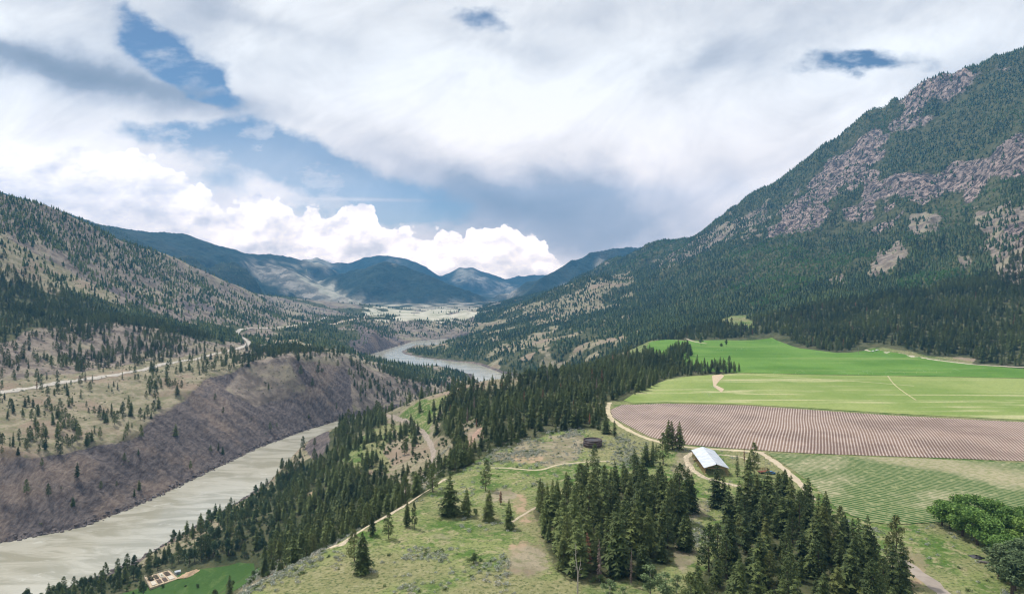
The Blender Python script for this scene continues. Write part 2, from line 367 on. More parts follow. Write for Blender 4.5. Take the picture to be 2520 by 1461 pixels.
# east mountain rock
zone([(1880,590),(1950,450),(2090,355),(2180,285),(2250,200),(2400,170),(2420,220),(2340,300),(2210,330),(2150,440),(2300,425),(2520,310),(2580,460),(2420,520),(2280,540),(2200,550),(2050,590)], 4, .70, 1200, 3400)
halo = (Z_ == 4) & (GX > 500) & (patch > .24) & (T_ == .70); Z_[halo] = 3; T_[halo] = .34
zone([(2400,520),(2560,500),(2600,760),(2480,740),(2430,640)], 7, .6, 900, 3000)
for p in ([(2180,300),(2240,285),(2330,268),(2310,292),(2240,312),(2190,318)], [(2210,215),(2300,195),(2390,190),(2330,235),(2240,260),(2200,262)],
          [(2160,315),(2190,330),(2160,400),(2110,445),(2060,470),(2030,515),(2025,560),(1980,578),(1900,578),(1925,525),(1960,480),(1990,452),(2050,408),(2100,370)],
          [(2110,448),(2200,432),(2290,445),(2350,412),(2440,402),(2480,360),(2540,330),(2540,440),(2450,450),(2400,492),(2340,478),(2280,505),(2210,478),(2130,505)],
          [(2180,500),(2215,495),(2220,525),(2190,535)], [(1800,575),(1830,560),(1830,585),(1805,590)], [(2480,560),(2560,545),(2560,600),(2500,620)], [(2490,650),(2560,640),(2560,720),(2500,705)],
          [(1880,560),(1900,550),(1905,575),(1885,580)], [(2330,175),(2520,150),(2520,165),(2350,190)]):
    zone(p, 3, .24, 1200, 3400)
for p in ([(2240,525),(2300,520),(2310,560),(2280,600),(2250,580)], [(2140,640),(2200,600),(2240,610),(2210,650),(2150,668)], [(2030,690),(2080,670),(2090,700),(2050,715)], [(2340,620),(2380,610),(2370,650)]):
    zone(p, 7, .22, 1000, 3000)
zone([(1755,790),(1800,783),(1850,788),(1840,800),(1900,805),(1800,802)], 0, 0, 1100, 2400)
# thin cover on the shoulders
zone([(1590,640),(1700,600),(1830,520),(1900,480),(1880,560),(1780,600),(1700,640),(1640,670)], 7, .55, 1500, 3500)
# --- bench and near bank
G_central = [(1335,1265),(1370,1215),(1440,1190),(1540,1185),(1620,1205),(1650,1260),(1655,1330),(1640,1390),(1590,1430),(1500,1440),(1440,1420),(1370,1400),(1340,1340)]
G_right = [(1760,1310),(1830,1265),(1900,1240),(1990,1235),(2060,1290),(2110,1350),(2190,1385),(2240,1440),(2250,1600),(1660,1600),(1690,1480),(1740,1400),(1790,1370)]
G_bank = [(540,1310),(560,1280),(640,1215),(720,1150),(760,1125),(830,1150),(900,1170),(1000,1170),(1060,1180),(985,1232),(870,1310),(700,1392),(640,1385),(560,1370),(480,1380),(400,1400)]
G_bench = [(1065,1180),(1100,1120),(1090,1050),(1115,1000),(1130,955),(1210,925),(1300,918),(1430,905),(1560,880),(1600,860),(1640,880),(1620,930),(1565,950),(1560,975),(1500,990),(1485,1050),(1420,1040),(1340,1052),(1310,1075),(1240,1092),(1190,1110),(1160,1150),(1110,1170)]
G_hedge = [(1565,940),(1600,895),(1640,878),(1690,870),(1700,895),(1760,905),(1815,902),(1820,917),(1700,923),(1640,930),(1575,968)]
cm = blur(((Z_ == 3) & front).astype(float), 2.0); TZ += cm * near * (13 * fbm(gc, ga, 60, 4, 45, True) + 6 * fbm(gc, ga, 22, 3, 46, True))
M_bench = zone(G_bench, 4, .80, 300, 1150)
zone(G_hedge, 4, .95, 560, 1150)
zone([(1590,868),(1690,848),(1700,870),(1680,885),(1600,900)], 4, .9, 800, 1150)
zone([(1130,1050),(1180,1030),(1190,1060),(1150,1110),(1120,1130)], 1, .25, 300, 1000)
zone([(1170,955),(1185,925),(1215,905),(1300,900),(1310,925),(1270,950),(1210,965)], 1, .12, 500, 1200)
M_cent = zone(G_central, 4, .97, 150, 420); M_right = zone(G_right, 4, .92, 130, 420)
M_bank = zone(G_bank, 4, .84, 200, 900)
zone([(1680,1140),(1740,1100),(1880,1110),(1990,1190),(1960,1230),(1800,1240),(1700,1260),(1660,1230)], 0, 0, 100, 450)
zone([(790,1085),(800,1045),(860,1030),(900,1020),(950,1010),(940,1040),(880,1060),(850,1110),(830,1150),(770,1140)], 4, .62, 300, 1000)
zone([(740,1075),(790,1065),(812,1085),(800,1130),(760,1120),(742,1100)], 2, .03, 300, 1000)
zone([(970,1010),(1060,968),(1120,962),(1110,1000),(1070,1060),(1040,1050),(990,1030)], 0, .05, 300, 1000)
zone([(850,1120),(900,1060),(950,1030),(1040,1060),(1050,1100),(1020,1150),(950,1160),(880,1150)], 0, .34, 300, 1000)
zone([(960,1060),(1040,1070),(1050,1140),(1000,1190),(940,1170)], 1, .45, 300, 1000)
zone([(330,1530),(420,1440),(540,1390),(640,1375),(660,1400),(620,1461),(500,1540)], 0, 0, 300, 520)
zone([(-400,1700),(-100,1520),(60,1475),(200,1425),(340,1372),(540,1300),(600,1300),(600,1378),(540,1388),(440,1405),(400,1410),(350,1430),(240,1475),(100,1540)], 4, .93, 250, 600)
zone([(230,1490),(340,1440),(352,1418),(420,1398),(500,1388),(580,1378),(640,1376),(650,1400),(560,1480),(400,1600),(200,1600)], 4, .03, 250, 520, False)
# bench ground: dry, sage and bare patches
for p in ([(1200,1110),(1300,1060),(1430,1045),(1440,1090),(1400,1130),(1300,1140),(1210,1150)], [(1180,1180),(1300,1170),(1320,1260),(1310,1330),(1270,1300),(1200,1290)],
          [(1060,1280),(1140,1280),(1150,1330),(1100,1360),(1020,1380),(1000,1340)], [(1190,1340),(1280,1320),(1350,1390),(1340,1430),(1220,1420)],
          [(1650,1110),(1720,1110),(1700,1160),(1650,1180)],
          [(1640,1260),(1740,1240),(1750,1330),(1700,1400),(1650,1400)], [(2150,1290),(2250,1290),(2290,1340),(2350,1461),(2250,1500),(2230,1400)]):
    old = Z_.copy(); m = zone(p, 1, None, 100, 600); bk = m & (pat2 < -.16); Z_[bk] = old[bk]
for p in ([(1300,1190),(1330,1185),(1325,1290),(1300,1330),(1290,1260)], [(1270,1330),(1310,1340),(1355,1390),(1330,1400),(1290,1360)], [(1190,1130),(1330,1130),(1330,1150),(1200,1148)],
          [(2160,1285),(2230,1280),(2225,1300),(2170,1300)], [(2240,1340),(2270,1350),(2320,1461),(2260,1461)], [(870,1408),(905,1400),(915,1420),(880,1425)], [(1830,1180),(1870,1180),(1860,1200),(1820,1200)], [(740,1220),(800,1210),(790,1235),(745,1235)]):
    old = Z_.copy(); m = zone(p, 5, 0, 100, 800); bk = m & (pat2 > .22); Z_[bk] = old[bk]
zone([(1240,1460),(1250,1380),(1270,1300),(1282,1300),(1262,1390),(1256,1461)], 5, 0, 100, 400)
# far country
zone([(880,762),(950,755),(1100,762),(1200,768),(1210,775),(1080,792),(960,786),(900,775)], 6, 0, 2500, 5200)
zone([(930,752),(1250,748),(1250,765),(1100,760),(960,755)], 7, 0, 3000, 5200)
for p in ([(600,640),(700,655),(760,690),(850,722),(940,752),(860,752),(760,730),(680,700),(620,670)], [(740,636),(785,632),(822,648),(815,665),(780,650),(745,648)],
          [(950,632),(980,640),(1000,652),(980,652)], [(1110,672),(1140,660),(1170,664),(1200,690),(1240,730),(1200,720),(1160,690),(1120,690)], [(720,700),(800,725),(900,752),(820,760),(740,740)],
          [(1240,775),(1300,745),(1320,755),(1260,785)], [(1465,640),(1490,635),(1480,660),(1460,665)], [(1220,690),(1260,700),(1275,730),(1240,720)]):
    zone(p, 7, 0, 3000, 14000)
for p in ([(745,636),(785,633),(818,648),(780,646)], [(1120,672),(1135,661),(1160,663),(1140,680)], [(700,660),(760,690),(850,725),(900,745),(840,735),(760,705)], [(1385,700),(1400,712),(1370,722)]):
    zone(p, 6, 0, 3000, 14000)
Z_[inr | (rd < 5)] = 2; T_[inr | (rd < 6)] = 0
T_[GPY > 1650] = 0
zone([(1560,800),(1600,830),(1640,833),(1690,838),(1780,836),(1900,838),(1970,857),(2060,868),(2150,865),(2260,880),(2400,898),(2520,908),(2900,927),(2900,700),(1560,700)], 4, .92, 700, 2500, False)
zone([(1755,790),(1800,783),(1850,788),(1840,800),(1900,805),(1800,802)], 0, 0, 1100, 2400)
zone([(2110,856),(2140,850),(2250,868),(2400,890),(2390,902),(2250,886),(2150,872)], 1, .15, 700, 1500)
# fields
def plane(pts): return [wz(x, y, 105)[:2] for x, y in pts]
F_hay = plane([(1535,985),(1570,962),(1640,934),(1700,925),(1820,918),(1970,922),(2520,931),(2800,936),(2800,1048),(2520,1034),(2200,1018),(1990,1004),(1800,994),(1640,989),(1560,992)])
F_alf = plane([(1590,862),(1598,842),(1640,834),(1690,839),(1780,837),(1900,839),(1970,858),(2060,869),(2150,866),(2260,881),(2400,899),(2520,909),(2800,925),(2800,935.5),(2520,930),(1970,921),(1820,917),(1700,910),(1690,900),(1650,880)])
F_mul = plane([(1502,1008),(1530,996),(1640,993),(1830,998),(2000,1009),(2200,1023),(2520,1039),(2800,1053),(2800,1152),(2520,1134),(2300,1126),(2000,1115),(1900,1109),(1760,1099),(1680,1092),(1600,1074),(1540,1044),(1508,1026)])
F_crop = plane([(1888,1114),(2000,1119),(2300,1130),(2520,1139),(2800,1157),(2800,1420),(2520,1310),(2420,1262),(2320,1285),(2200,1290),(2130,1282),(2060,1250),(1990,1182),(1930,1142)])
SG = np.zeros(GX.shape)
for p, q in (([(560,1500),(600,1440),(720,1375),(880,1290),(1000,1220),(1085,1175),(1075,1215),(960,1290),(870,1345),(760,1410),(660,1461),(620,1510)],.8), ([(985,1330),(1060,1285),(1140,1285),(1160,1330),(1110,1370),(1020,1395)],1.0), ([(1180,1415),(1210,1370),(1290,1330),(1350,1400),(1340,1440),(1240,1450)],.9),
        ([(1270,1190),(1310,1190),(1310,1330),(1270,1330)],.6), ([(1180,1110),(1260,1080),(1330,1090),(1320,1140),(1200,1150)],.6), ([(1480,1090),(1560,1075),(1600,1110),(1560,1150),(1480,1130)],.8), ([(1640,1240),(1740,1230),(1760,1330),(1700,1420),(1650,1400)],.6), ([(1310,1050),(1430,1045),(1430,1075),(1330,1085)],.5), ([(1120,1180),(1180,1190),(1190,1240),(1130,1240)],.5), ([(830,1340),(900,1330),(880,1380),(820,1400)],.6)):
    SG[front & (GY < 600) & inpoly(JPX, JPY, p)] = q
SG = blur(SG, 3)
infield = np.zeros(GX.shape, bool)
for p in (F_hay, F_alf, F_mul, F_crop):
    m = inpoly(GX, GY, p); infield |= m
fm = blur(infield.astype(float), 2)
T_[fm > .02] = 0
zone([(1560,975),(1568,935),(1600,905),(1640,885),(1690,900),(1760,903),(1812,903),(1821,917),(1700,924),(1640,931),(1590,960)], 4, .97, 560, 1150, False); zone([(1640,866),(1690,852),(1704,872),(1690,890),(1640,885)], 4, .95, 700, 1150, False)
Z_[(fm > .01) & (Z_ != 4)] = 0
TZ = TZ * (1 - fm) + fm * (105.0 + 0.5 * fbm(GX, GY, 90, 2, 12))

# ------------------------------------------------------------------ materials
class N:
    """tiny node-tree builder"""
    def __init__(s, nt): s.nt = nt
    def new(s, t, **k):
        n = s.nt.nodes.new(t)
        for a, b in k.items(): setattr(n, a, b)
        return n
    def put(s, sock, v):
        if v is None: return
        if isinstance(v, bpy.types.NodeSocket): s.nt.links.new(v, sock)
        else:
            if sock.type == 'RGBA' and len(v) == 3: v = (*v, 1)
            sock.default_value = v
    def m(s, op, a, b=None, c=None, clamp=False):
        n = s.new('ShaderNodeMath', operation=op, use_clamp=clamp)
        for i, v in enumerate((a, b, c)): s.put(n.inputs[i], v) if v is not None else None
        return n.outputs[0]
    def vm(s, op, a, b=None):
        n = s.new('ShaderNodeVectorMath', operation=op); s.put(n.inputs[0], a)
        if b is not None: s.put(n.inputs[3] if op == 'SCALE' else n.inputs[1], b)
        return n.outputs[0]
    def noise(s, vec, scale, detail=3, rough=.55, dist=0, lac=2.0, dim='3D'):
        n = s.new('ShaderNodeTexNoise'); n.noise_dimensions = dim; s.put(n.inputs['Vector'], vec); n.inputs['Scale'].default_value = scale
        n.inputs['Detail'].default_value = detail; n.inputs['Roughness'].default_value = rough; n.inputs['Distortion'].default_value = dist
        n.inputs['Lacunarity'].default_value = lac
        return n.outputs[0]
    def ss(s, x, a, b, lo=0.0, hi=1.0):
        n = s.new('ShaderNodeMapRange', interpolation_type='SMOOTHSTEP'); s.put(n.inputs[0], x)
        for i, v in ((1, a), (2, b), (3, lo), (4, hi)): s.put(n.inputs[i], v)
        return n.outputs[0]
    def mix(s, f, a, b, bt='MIX'):
        n = s.new('ShaderNodeMix', data_type='RGBA', blend_type=bt); s.put(n.inputs[0], f); s.put(n.inputs[6], a); s.put(n.inputs[7], b)
        return n.outputs[2]
    def xyz(s, x, y, z=0.0):
        n = s.new('ShaderNodeCombineXYZ')
        for i, v in enumerate((x, y, z)): s.put(n.inputs[i], v)
        return n.outputs[0]
    def sep(s, v):
        n = s.new('ShaderNodeSeparateXYZ'); s.put(n.inputs[0], v); return n.outputs

def material(name, rough=.85, spec=.2):
    m = bpy.data.materials.new(name); m.use_nodes = True; nt = m.node_tree
    b = nt.nodes['Principled BSDF']; b.inputs['Roughness'].default_value = rough; b.inputs['Specular IOR Level'].default_value = spec
    return m, N(nt), b
def simple(name, col, var=.25, scale=1.0, rough=.8, spec=.2, metal=0.0, randobj=0.0):
    m, n, b = material(name, rough, spec)
    co = n.new('ShaderNodeTexCoord').outputs['Object']
    f = n.noise(co, scale, 4)
    c = n.mix(n.ss(f, .3, .7), tuple(x * (1 - var) for x in col), tuple(x * (1 + var) for x in col))
    n.put(b.inputs['Base Color'], c); b.inputs['Metallic'].default_value = metal
    return m
def foliage(name, dark, light, hue=None, trans=.0):
    m, n, b = material(name, .7, .15)
    oi = n.new('ShaderNodeObjectInfo').outputs['Random']
    geo = n.new('ShaderNodeNewGeometry').outputs['Random Per Island']
    c = n.mix(geo, dark, light)
    c = n.mix(n.ss(oi, .35, 1, 0, .7), c, n.mix(geo, tuple(a * .7 for a in dark), dark)); c = n.mix(n.ss(oi, .25, 0, 0, .5), c, tuple(a * b for a, b in zip(light, (1.25, 1.05, 1.0))))
    pos = n.new('ShaderNodeNewGeometry').outputs['Position']
    big = n.noise(pos, .012, 3)
    c = n.mix(n.ss(big, .42, .64, 0, .55), c, hue or tuple(a * 1.25 for a in light))
    n.put(b.inputs['Base Color'], c)
    return m
M = {}
M['fir'] = foliage('fir_needles', (.025,.044,.015), (.120,.150,.042))
M['pine'] = foliage('pine_needles', (.05,.078,.027), (.155,.185,.065))
M['firfar'] = foliage('far_needles', (.020,.038,.018), (.070,.104,.038))
M['alder'] = foliage('bright_leaves', (.05,.12,.035), (.11,.22,.055))
M['leaf'] = foliage('cottonwood_leaves', (.06,.125,.028), (.185,.30,.066))
M['leafdark'] = foliage('bank_tree_leaves', (.04,.07,.027), (.12,.165,.075))
M['leafpale'] = foliage('aspen_leaves', (.09,.14,.055), (.25,.32,.14))
M['dead'] = foliage('dead_needles', (.12,.085,.07), (.25,.19,.16), (.2,.13,.1))
M['rust'] = foliage('rust_needles', (.16,.07,.035), (.30,.15,.08), (.2,.12,.06))
M['sage'] = foliage('sage_leaves', (.28,.30,.25), (.47,.49,.42), (.36,.38,.30))
M['shrub'] = foliage('shrub_leaves', (.05,.08,.028), (.13,.18,.06))
M['bark'] = simple('bark', (.09,.065,.05), .3, 3)
M['palebark'] = simple('pale_bark', (.38,.34,.29), .2, 4)
M['wood'] = simple('sawn_wood', (.40,.24,.13), .2, 3)

def terrain_mat():
    m, n, b = material('ground_cover', .95, .08)
    pos = n.new('ShaderNodeNewGeometry').outputs['Position']
    A = n.new('ShaderNodeAttribute', attribute_name='zone_a'); B = n.new('ShaderNodeAttribute', attribute_name='zone_b')
    ca = n.sep(A.outputs['Color']); cb = n.sep(B.outputs['Color'])
    W = [ca[0], ca[1], ca[2], A.outputs['Alpha'], cb[0], cb[1], cb[2], B.outputs['Alpha']]
    n03 = n.noise(pos, .8, 3, .6); n1 = n.noise(pos, .22, 4, .6); n2 = n.noise(pos, .06, 4, .62); n3 = n.noise(pos, .016, 4, .6); n4 = n.noise(pos, .0035, 5, .6)
    def tri(f, c0, c1, lo=.35, hi=.65): return n.mix(n.ss(f, lo, hi), c0, c1)
    zcol = []
    g = tri(n2, (.080,.145,.030), (.20,.23,.085), .40, .58); g = n.mix(n.ss(n1, .50, .66, 0, .8), g, (.33,.29,.165)); g = n.mix(n.ss(n3, .47, .58, 0, .75), g, tri(n1, (.30,.265,.15), (.20,.195,.09))); g = n.mix(n.ss(n03, .47, .66, 0, .75), g, (.05,.08,.026)); g = n.mix(n.ss(n.noise(pos, .45, 4, .7), .55, .68, 0, .6), g, (.34,.31,.19)); zcol.append(g)
    d = tri(n2, (.205,.18,.115), (.31,.265,.185), .4, .6); d = n.mix(n.ss(n1, .48, .64, 0, .75), d, (.165,.175,.085)); d = n.mix(n.ss(n03, .5, .72, 0, .55), d, (.12,.125,.075)); zcol.append(n.mix(n.ss(n3, .5, .62, 0, .6), d, (.28,.20,.155)))
    # scree: streaks down the fall line, the broad ones standing in for rib shading
    rot = n.new('ShaderNodeMapping'); n.put(rot.inputs[0], pos); rot.inputs['Rotation'].default_value = (0, 0, R(-17)); rot.inputs['Scale'].default_value = (.42, .13, .16)
    st = n.noise(rot.outputs[0], 1, 6, .72)
    rb = n.new('ShaderNodeMapping'); n.put(rb.inputs[0], pos); rb.inputs['Rotation'].default_value = (0, 0, R(19.6)); rb.inputs['Scale'].default_value = (.012, .085, .02)  # colour ribs: shade of ribs and gullies painted as broad bands
    s_ = tri(st, (.072,.060,.060), (.165,.140,.134), .36, .66); s_ = n.mix(n.ss(n.noise(rb.outputs[0], 1, 5, .6, .3), .40, .60, 0, .7), s_, tri(st, (.12,.10,.098), (.255,.215,.195))); s_ = n.mix(n.ss(n3, .50, .62, 0, .8), s_, tri(st, (.185,.14,.118), (.32,.255,.205))); s_ = n.mix(n.ss(n1, .58, .8, 0, .6), s_, (.07,.056,.06)); zcol.append(s_)
    vs = n.vm('MULTIPLY', pos, (1, 1, .45)); cl = n.noise(vs, .075, 7, .74, .3)
    c_ = tri(cl, (.085,.075,.073), (.58,.445,.39), .43, .60); c_ = n.mix(n.ss(n2, .52, .7, 0, .55), c_, (.09,.09,.075)); zcol.append(n.mix(n.ss(n3, .45, .6, 0, .5), c_, tri(cl, (.09,.08,.078), (.24,.20,.185), .42, .58)))
    zcol.append(tri(n2, (.045,.056,.024), (.105,.105,.055)))
    zcol.append(n.mix(n.ss(n1, .45, .62), (.37,.27,.18), (.25,.22,.12)))
    zcol.append(tri(n3, (.36,.35,.25), (.56,.52,.42)))  # pale fields, base colour lifted in place of sunlight on the far plain
    r_ = tri(n2, (.14,.115,.098), (.26,.215,.175), .4, .6); r_ = n.mix(n.ss(n3, .48, .62, 0, .75), r_, (.30,.265,.18)); r_ = n.mix(n.ss(n1, .5, .75, 0, .6), r_, (.11,.10,.07)); zcol.append(r_)
    tot = None; acc = None
    for i, (w, c) in enumerate(zip(W, zcol)):
        nn = (n1, n2, n1, n2, n1, n2, n3, n2)[i]
        ww = n.ss(n.m('ADD', w, n.m('MULTIPLY', n.m('SUBTRACT', nn, .5), .9)), .36, .60)
        ww = n.m('MULTIPLY', ww, n.ss(w, 0, .06)); ww = n.m('ADD', ww, n.m('MULTIPLY', w, .02))
        cc = n.vm('SCALE', c, ww)
        tot = ww if tot is None else n.m('ADD', tot, ww); acc = cc if acc is None else n.vm('ADD', acc, cc)
    col = n.vm('SCALE', acc, n.m('DIVIDE', 1.0, n.m('ADD', tot, 1e-4)))
    # far timbered slopes are mottled by stands of trees too small to draw
    ln = n.vm('LENGTH', pos); ln = ln.node.outputs['Value']
    fa = n.ss(ln, 3300, 4300)
    stand = n.ss(n.noise(pos, .011, 6, .7), .44, .56)
    rock = n.m('MAXIMUM', W[7], W[6])
    farc = n.mix(n.m('MULTIPLY', rock, .8), (.05,.07,.05), (.56,.49,.41))
    farc = n.mix(n.m('MULTIPLY', stand, .65), farc, (.024,.038,.026))
    farc = n.mix(n.ss(n4, .45, .65, 0, .35), farc, (.085,.085,.06))
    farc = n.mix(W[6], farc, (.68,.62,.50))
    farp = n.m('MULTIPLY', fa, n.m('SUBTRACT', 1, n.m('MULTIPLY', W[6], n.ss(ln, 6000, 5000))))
    col = n.mix(farp, col, farc)
    n.put(b.inputs['Base Color'], col)
    bp = n.new('ShaderNodeBump'); bp.inputs['Strength'].default_value = .9; bp.inputs['Distance'].default_value = 1.0
    h = n.m('ADD', n.m('MULTIPLY', n1, 1.2), n.m('MULTIPLY', n03, .35))
    h = n.m('ADD', h, n.m('MULTIPLY', n.m('ADD', W[3], n.m('MULTIPLY', W[2], .25)), n.m('MULTIPLY', cl, 22.0)))
    h = n.m('ADD', h, n.m('MULTIPLY', W[2], n.m('MULTIPLY', st, 3.0)))
    h = n.m('ADD', h, n.m('MULTIPLY', fa, n.m('MULTIPLY', n.noise(pos, .011, 6, .7), 60.0)))
    n.put(bp.inputs['Height'], h); n.put(b.inputs['Normal'], bp.outputs[0])
    return m
# terrain mesh
V = np.stack([GX, GY, TZ], -1).reshape(-1, 3)
ii, jj = np.meshgrid(np.arange(NR - 1), np.arange(NA - 1), indexing='ij')
a = (ii * NA + jj).ravel(); FQ = np.stack([a, a + 1, a + NA + 1, a + NA], -1)[:, ::-1]
ground = mesh_np('ground', V, FQ, terrain_mat(), smooth=True)
tag(ground, 'river valley terrain of terraces, bluffs, benches and mountainsides', None, None, 'structure')
for nm, ids in (('zone_a', (0,1,2,3)), ('zone_b', (4,5,6,7))):
    at = ground.data.attributes.new(nm, 'FLOAT_COLOR', 'POINT')
    nw = np.clip(1.5 - dist / 500, 0, 1); ch = np.stack([(blur((Z_ == i).astype(float), 1.3) * (1 - nw) + blur((Z_ == i).astype(float), 7) * nw).ravel() for i in ids], -1).astype(np.float32)
    at.data.foreach_set('color', ch.ravel())
del ground

# water
def water_mat():
    m, n, b = material('silty_water', .14, .5)
    pos = n.new('ShaderNodeNewGeometry').outputs['Position']
    mp = n.new('ShaderNodeMapping'); n.put(mp.inputs[0], pos); mp.inputs['Rotation'].default_value = (0, 0, R(-70)); mp.inputs['Scale'].default_value = (.014, .04, 1)
    f = n.noise(mp.outputs[0], 1, 5, .6, 1.6)
    col = n.mix(n.ss(f, .38, .62), (.30,.285,.215), (.43,.41,.335))
    foam = n.ss(n.noise(mp.outputs[0], 3.1, 6, .74, 1.2), .58, .70, 0, .5)
    col = n.mix(foam, col, (.62,.61,.55))
    n.put(b.inputs['Base Color'], col)
    bp = n.new('ShaderNodeBump'); bp.inputs['Strength'].default_value = .25; bp.inputs['Distance'].default_value = .35
    n.put(bp.inputs['Height'], n.m('ADD', n.noise(pos, .35, 4, .6), n.m('MULTIPLY', f, 1.5))); n.put(b.inputs['Normal'], bp.outputs[0])
    return m
wv = [(-1600,-400,0),(500,-400,0),(500,900,0),(500,2700,0),(-1600,2700,0),(-1600,900,0)]
tag(mesh_np('river', wv, None, water_mat(), ngons=[(0,1,2,5),(5,2,3,4)]), 'silty pale river winding up the valley', None, None, 'structure')

# field sheets
def drape(name, poly, mat, label, off=.22, step=5.0, kind='structure'):
    poly = np.array(poly); n = len(poly); pts = []
    for i in range(n):
        a, b = poly[i], poly[(i+1) % n]; k = max(1, int(np.hypot(*(b-a)) / step))
        for t in range(k): pts.append(a + (b-a) * t / k)
    nb = len(pts)
    xs, ys = np.meshgrid(np.arange(poly[:,0].min(), poly[:,0].max(), step*2), np.arange(poly[:,1].min(), poly[:,1].max(), step*2))
    ins = inpoly(xs.ravel(), ys.ravel(), poly); P = np.stack([xs.ravel()[ins], ys.ravel()[ins]], -1)
    P = P[P[:,0] < 900]
    vs = [Vector(p) for p in pts] + [Vector(p) for p in P]
    ov, _, of, _, _, _ = delaunay_2d_cdt(vs, [], [list(range(nb))], 1, 1e-5)
    ov = np.array([tuple(v) for v in ov]); z = sample(TZ, ov[:,0], ov[:,1]) + off
    of = [f if (np.cross(ov[f[1]]-ov[f[0]], ov[f[2]]-ov[f[0]]) > 0) else f[::-1] for f in of]
    return tag(mesh_np(name, np.column_stack([ov, z]), None, mat, True, ngons=of), label, None, None, kind)
def rowcoord(n, ang, pitch, wav, wsc):
    pos = n.new('ShaderNodeNewGeometry').outputs['Position']
    s = n.sep(pos); c, d = math.cos(ang), math.sin(ang)
    t = n.m('SUBTRACT', n.m('MULTIPLY', s[0], c), n.m('MULTIPLY', s[1], d))          # across rows (rows run along azimuth ang)
    t = n.m('ADD', t, n.m('MULTIPLY', n.m('SUBTRACT', n.noise(pos, wsc, 1), .5), wav))
    return pos, n.m('FRACT', n.m('DIVIDE', t, pitch))
def mulch_mat():
    m, n, b = material('plastic_mulch_rows', .6, .3)
    pos, f = rowcoord(n, math.atan(.43), 1.7, 5, .010)
    strip = n.m('MULTIPLY', n.ss(f, .12, .24), n.ss(f, .64, .52))
    soil = n.mix(n.ss(n.noise(pos, .03, 4), .4, .6), (.135,.08,.055), (.20,.125,.085))
    film = n.mix(n.ss(n.noise(pos, .15, 3), .4, .7), (.47,.385,.34), (.38,.30,.25))
    n.put(b.inputs['Base Color'], n.mix(n.m('MULTIPLY', strip, n.ss(n.noise(pos, .03, 3), .3, .55, .65, 1)), soil, film))
    return m
def crop_mat():
    m, n, b = material('crop_rows', .9, .1)
    pos, f = rowcoord(n, math.atan(-1.23), 2.7, 2.2, .012)
    row = n.m('MULTIPLY', n.ss(f, .08, .3), n.ss(f, .92, .7))
    lush = n.ss(n.noise(pos, .022, 5, .68), .36, .52)
    green = n.mix(lush, (.165,.20,.085), (.05,.11,.03)); gap = n.mix(lush, (.42,.38,.25), (.27,.29,.14))
    c = n.mix(n.m('MULTIPLY', row, n.ss(n.noise(pos, .35, 3), .3, .5)), gap, green)
    # a worn pale strip crosses the block
    s = n.sep(pos); dd = n.m('ADD', n.m('SUBTRACT', s[0], n.m('MULTIPLY', s[1], -.95)), n.m('MULTIPLY', n.m('SUBTRACT', n.noise(pos, .03, 3), .5), 30))
    w = n.m('MULTIPLY', n.ss(dd, 525, 545), n.ss(dd, 590, 560))
    c = n.mix(n.m('MULTIPLY', w, .75), c, n.mix(n.ss(n.noise(pos, .4, 3), .45, .6), (.43,.37,.25), (.3,.29,.15)))
    n.put(b.inputs['Base Color'], c)
    bp = n.new('ShaderNodeBump'); bp.inputs['Distance'].default_value = .5; n.put(bp.inputs['Height'], n.m('ADD', row, n.noise(pos, .6, 3))); n.put(b.inputs['Normal'], bp.outputs[0])
    return m
def grass_mat(name, c0, c1, streak, amt, sx=.004, sy=.05):
    m, n, b = material(name, .95, .08)
    pos = n.new('ShaderNodeNewGeometry').outputs['Position']
    mp = n.new('ShaderNodeMapping'); n.put(mp.inputs[0], pos); mp.inputs['Rotation'].default_value = (0, 0, R(6)); mp.inputs['Scale'].default_value = (sx, sy, 1)
    c = n.mix(n.ss(n.noise(pos, .012, 4), .35, .65), c0, c1)
    c = n.mix(n.ss(n.noise(mp.outputs[0], 1, 5, .62, .5), .52, .66, 0, amt), c, streak)
    c = n.mix(n.ss(n.noise(pos, .5, 3), .4, .7, 0, .3), c, tuple(x * .6 for x in c0))
    n.put(b.inputs['Base Color'], c)
    bp = n.new('ShaderNodeBump'); bp.inputs['Distance'].default_value = .3; n.put(bp.inputs['Height'], n.noise(pos, .7, 3)); n.put(b.inputs['Normal'], bp.outputs[0])
    return m
drape('field', F_hay, grass_mat('hay_stubble', (.18,.255,.065), (.275,.325,.11), (.47,.44,.25), .85), 'pale green hay field with dry streaks beyond the striped field')
drape('field', F_alf, grass_mat('alfalfa', (.085,.185,.028), (.135,.25,.048), (.20,.28,.08), .7), 'vivid green field at the foot of the forest')
drape('field', F_mul, mulch_mat(), 'brown field striped with rows of pale plastic mulch')
drape('field', F_crop, crop_mat(), 'patchy green row crop field right of the barn')
lawn = [hit(x, y)[:2] for x, y in ((250,1480),(330,1452),(395,1418),(440,1412),(500,1400),(560,1392),(590,1384),(625,1386),(640,1396),(630,1420),(600,1440),(560,1461),(500,1500),(380,1520))]
drape('lawn', lawn, grass_mat('lawn_grass', (.045,.095,.022), (.065,.125,.032), (.10,.15,.045), .6), 'smooth deep green lawn down beside the river trees', .15, 3)

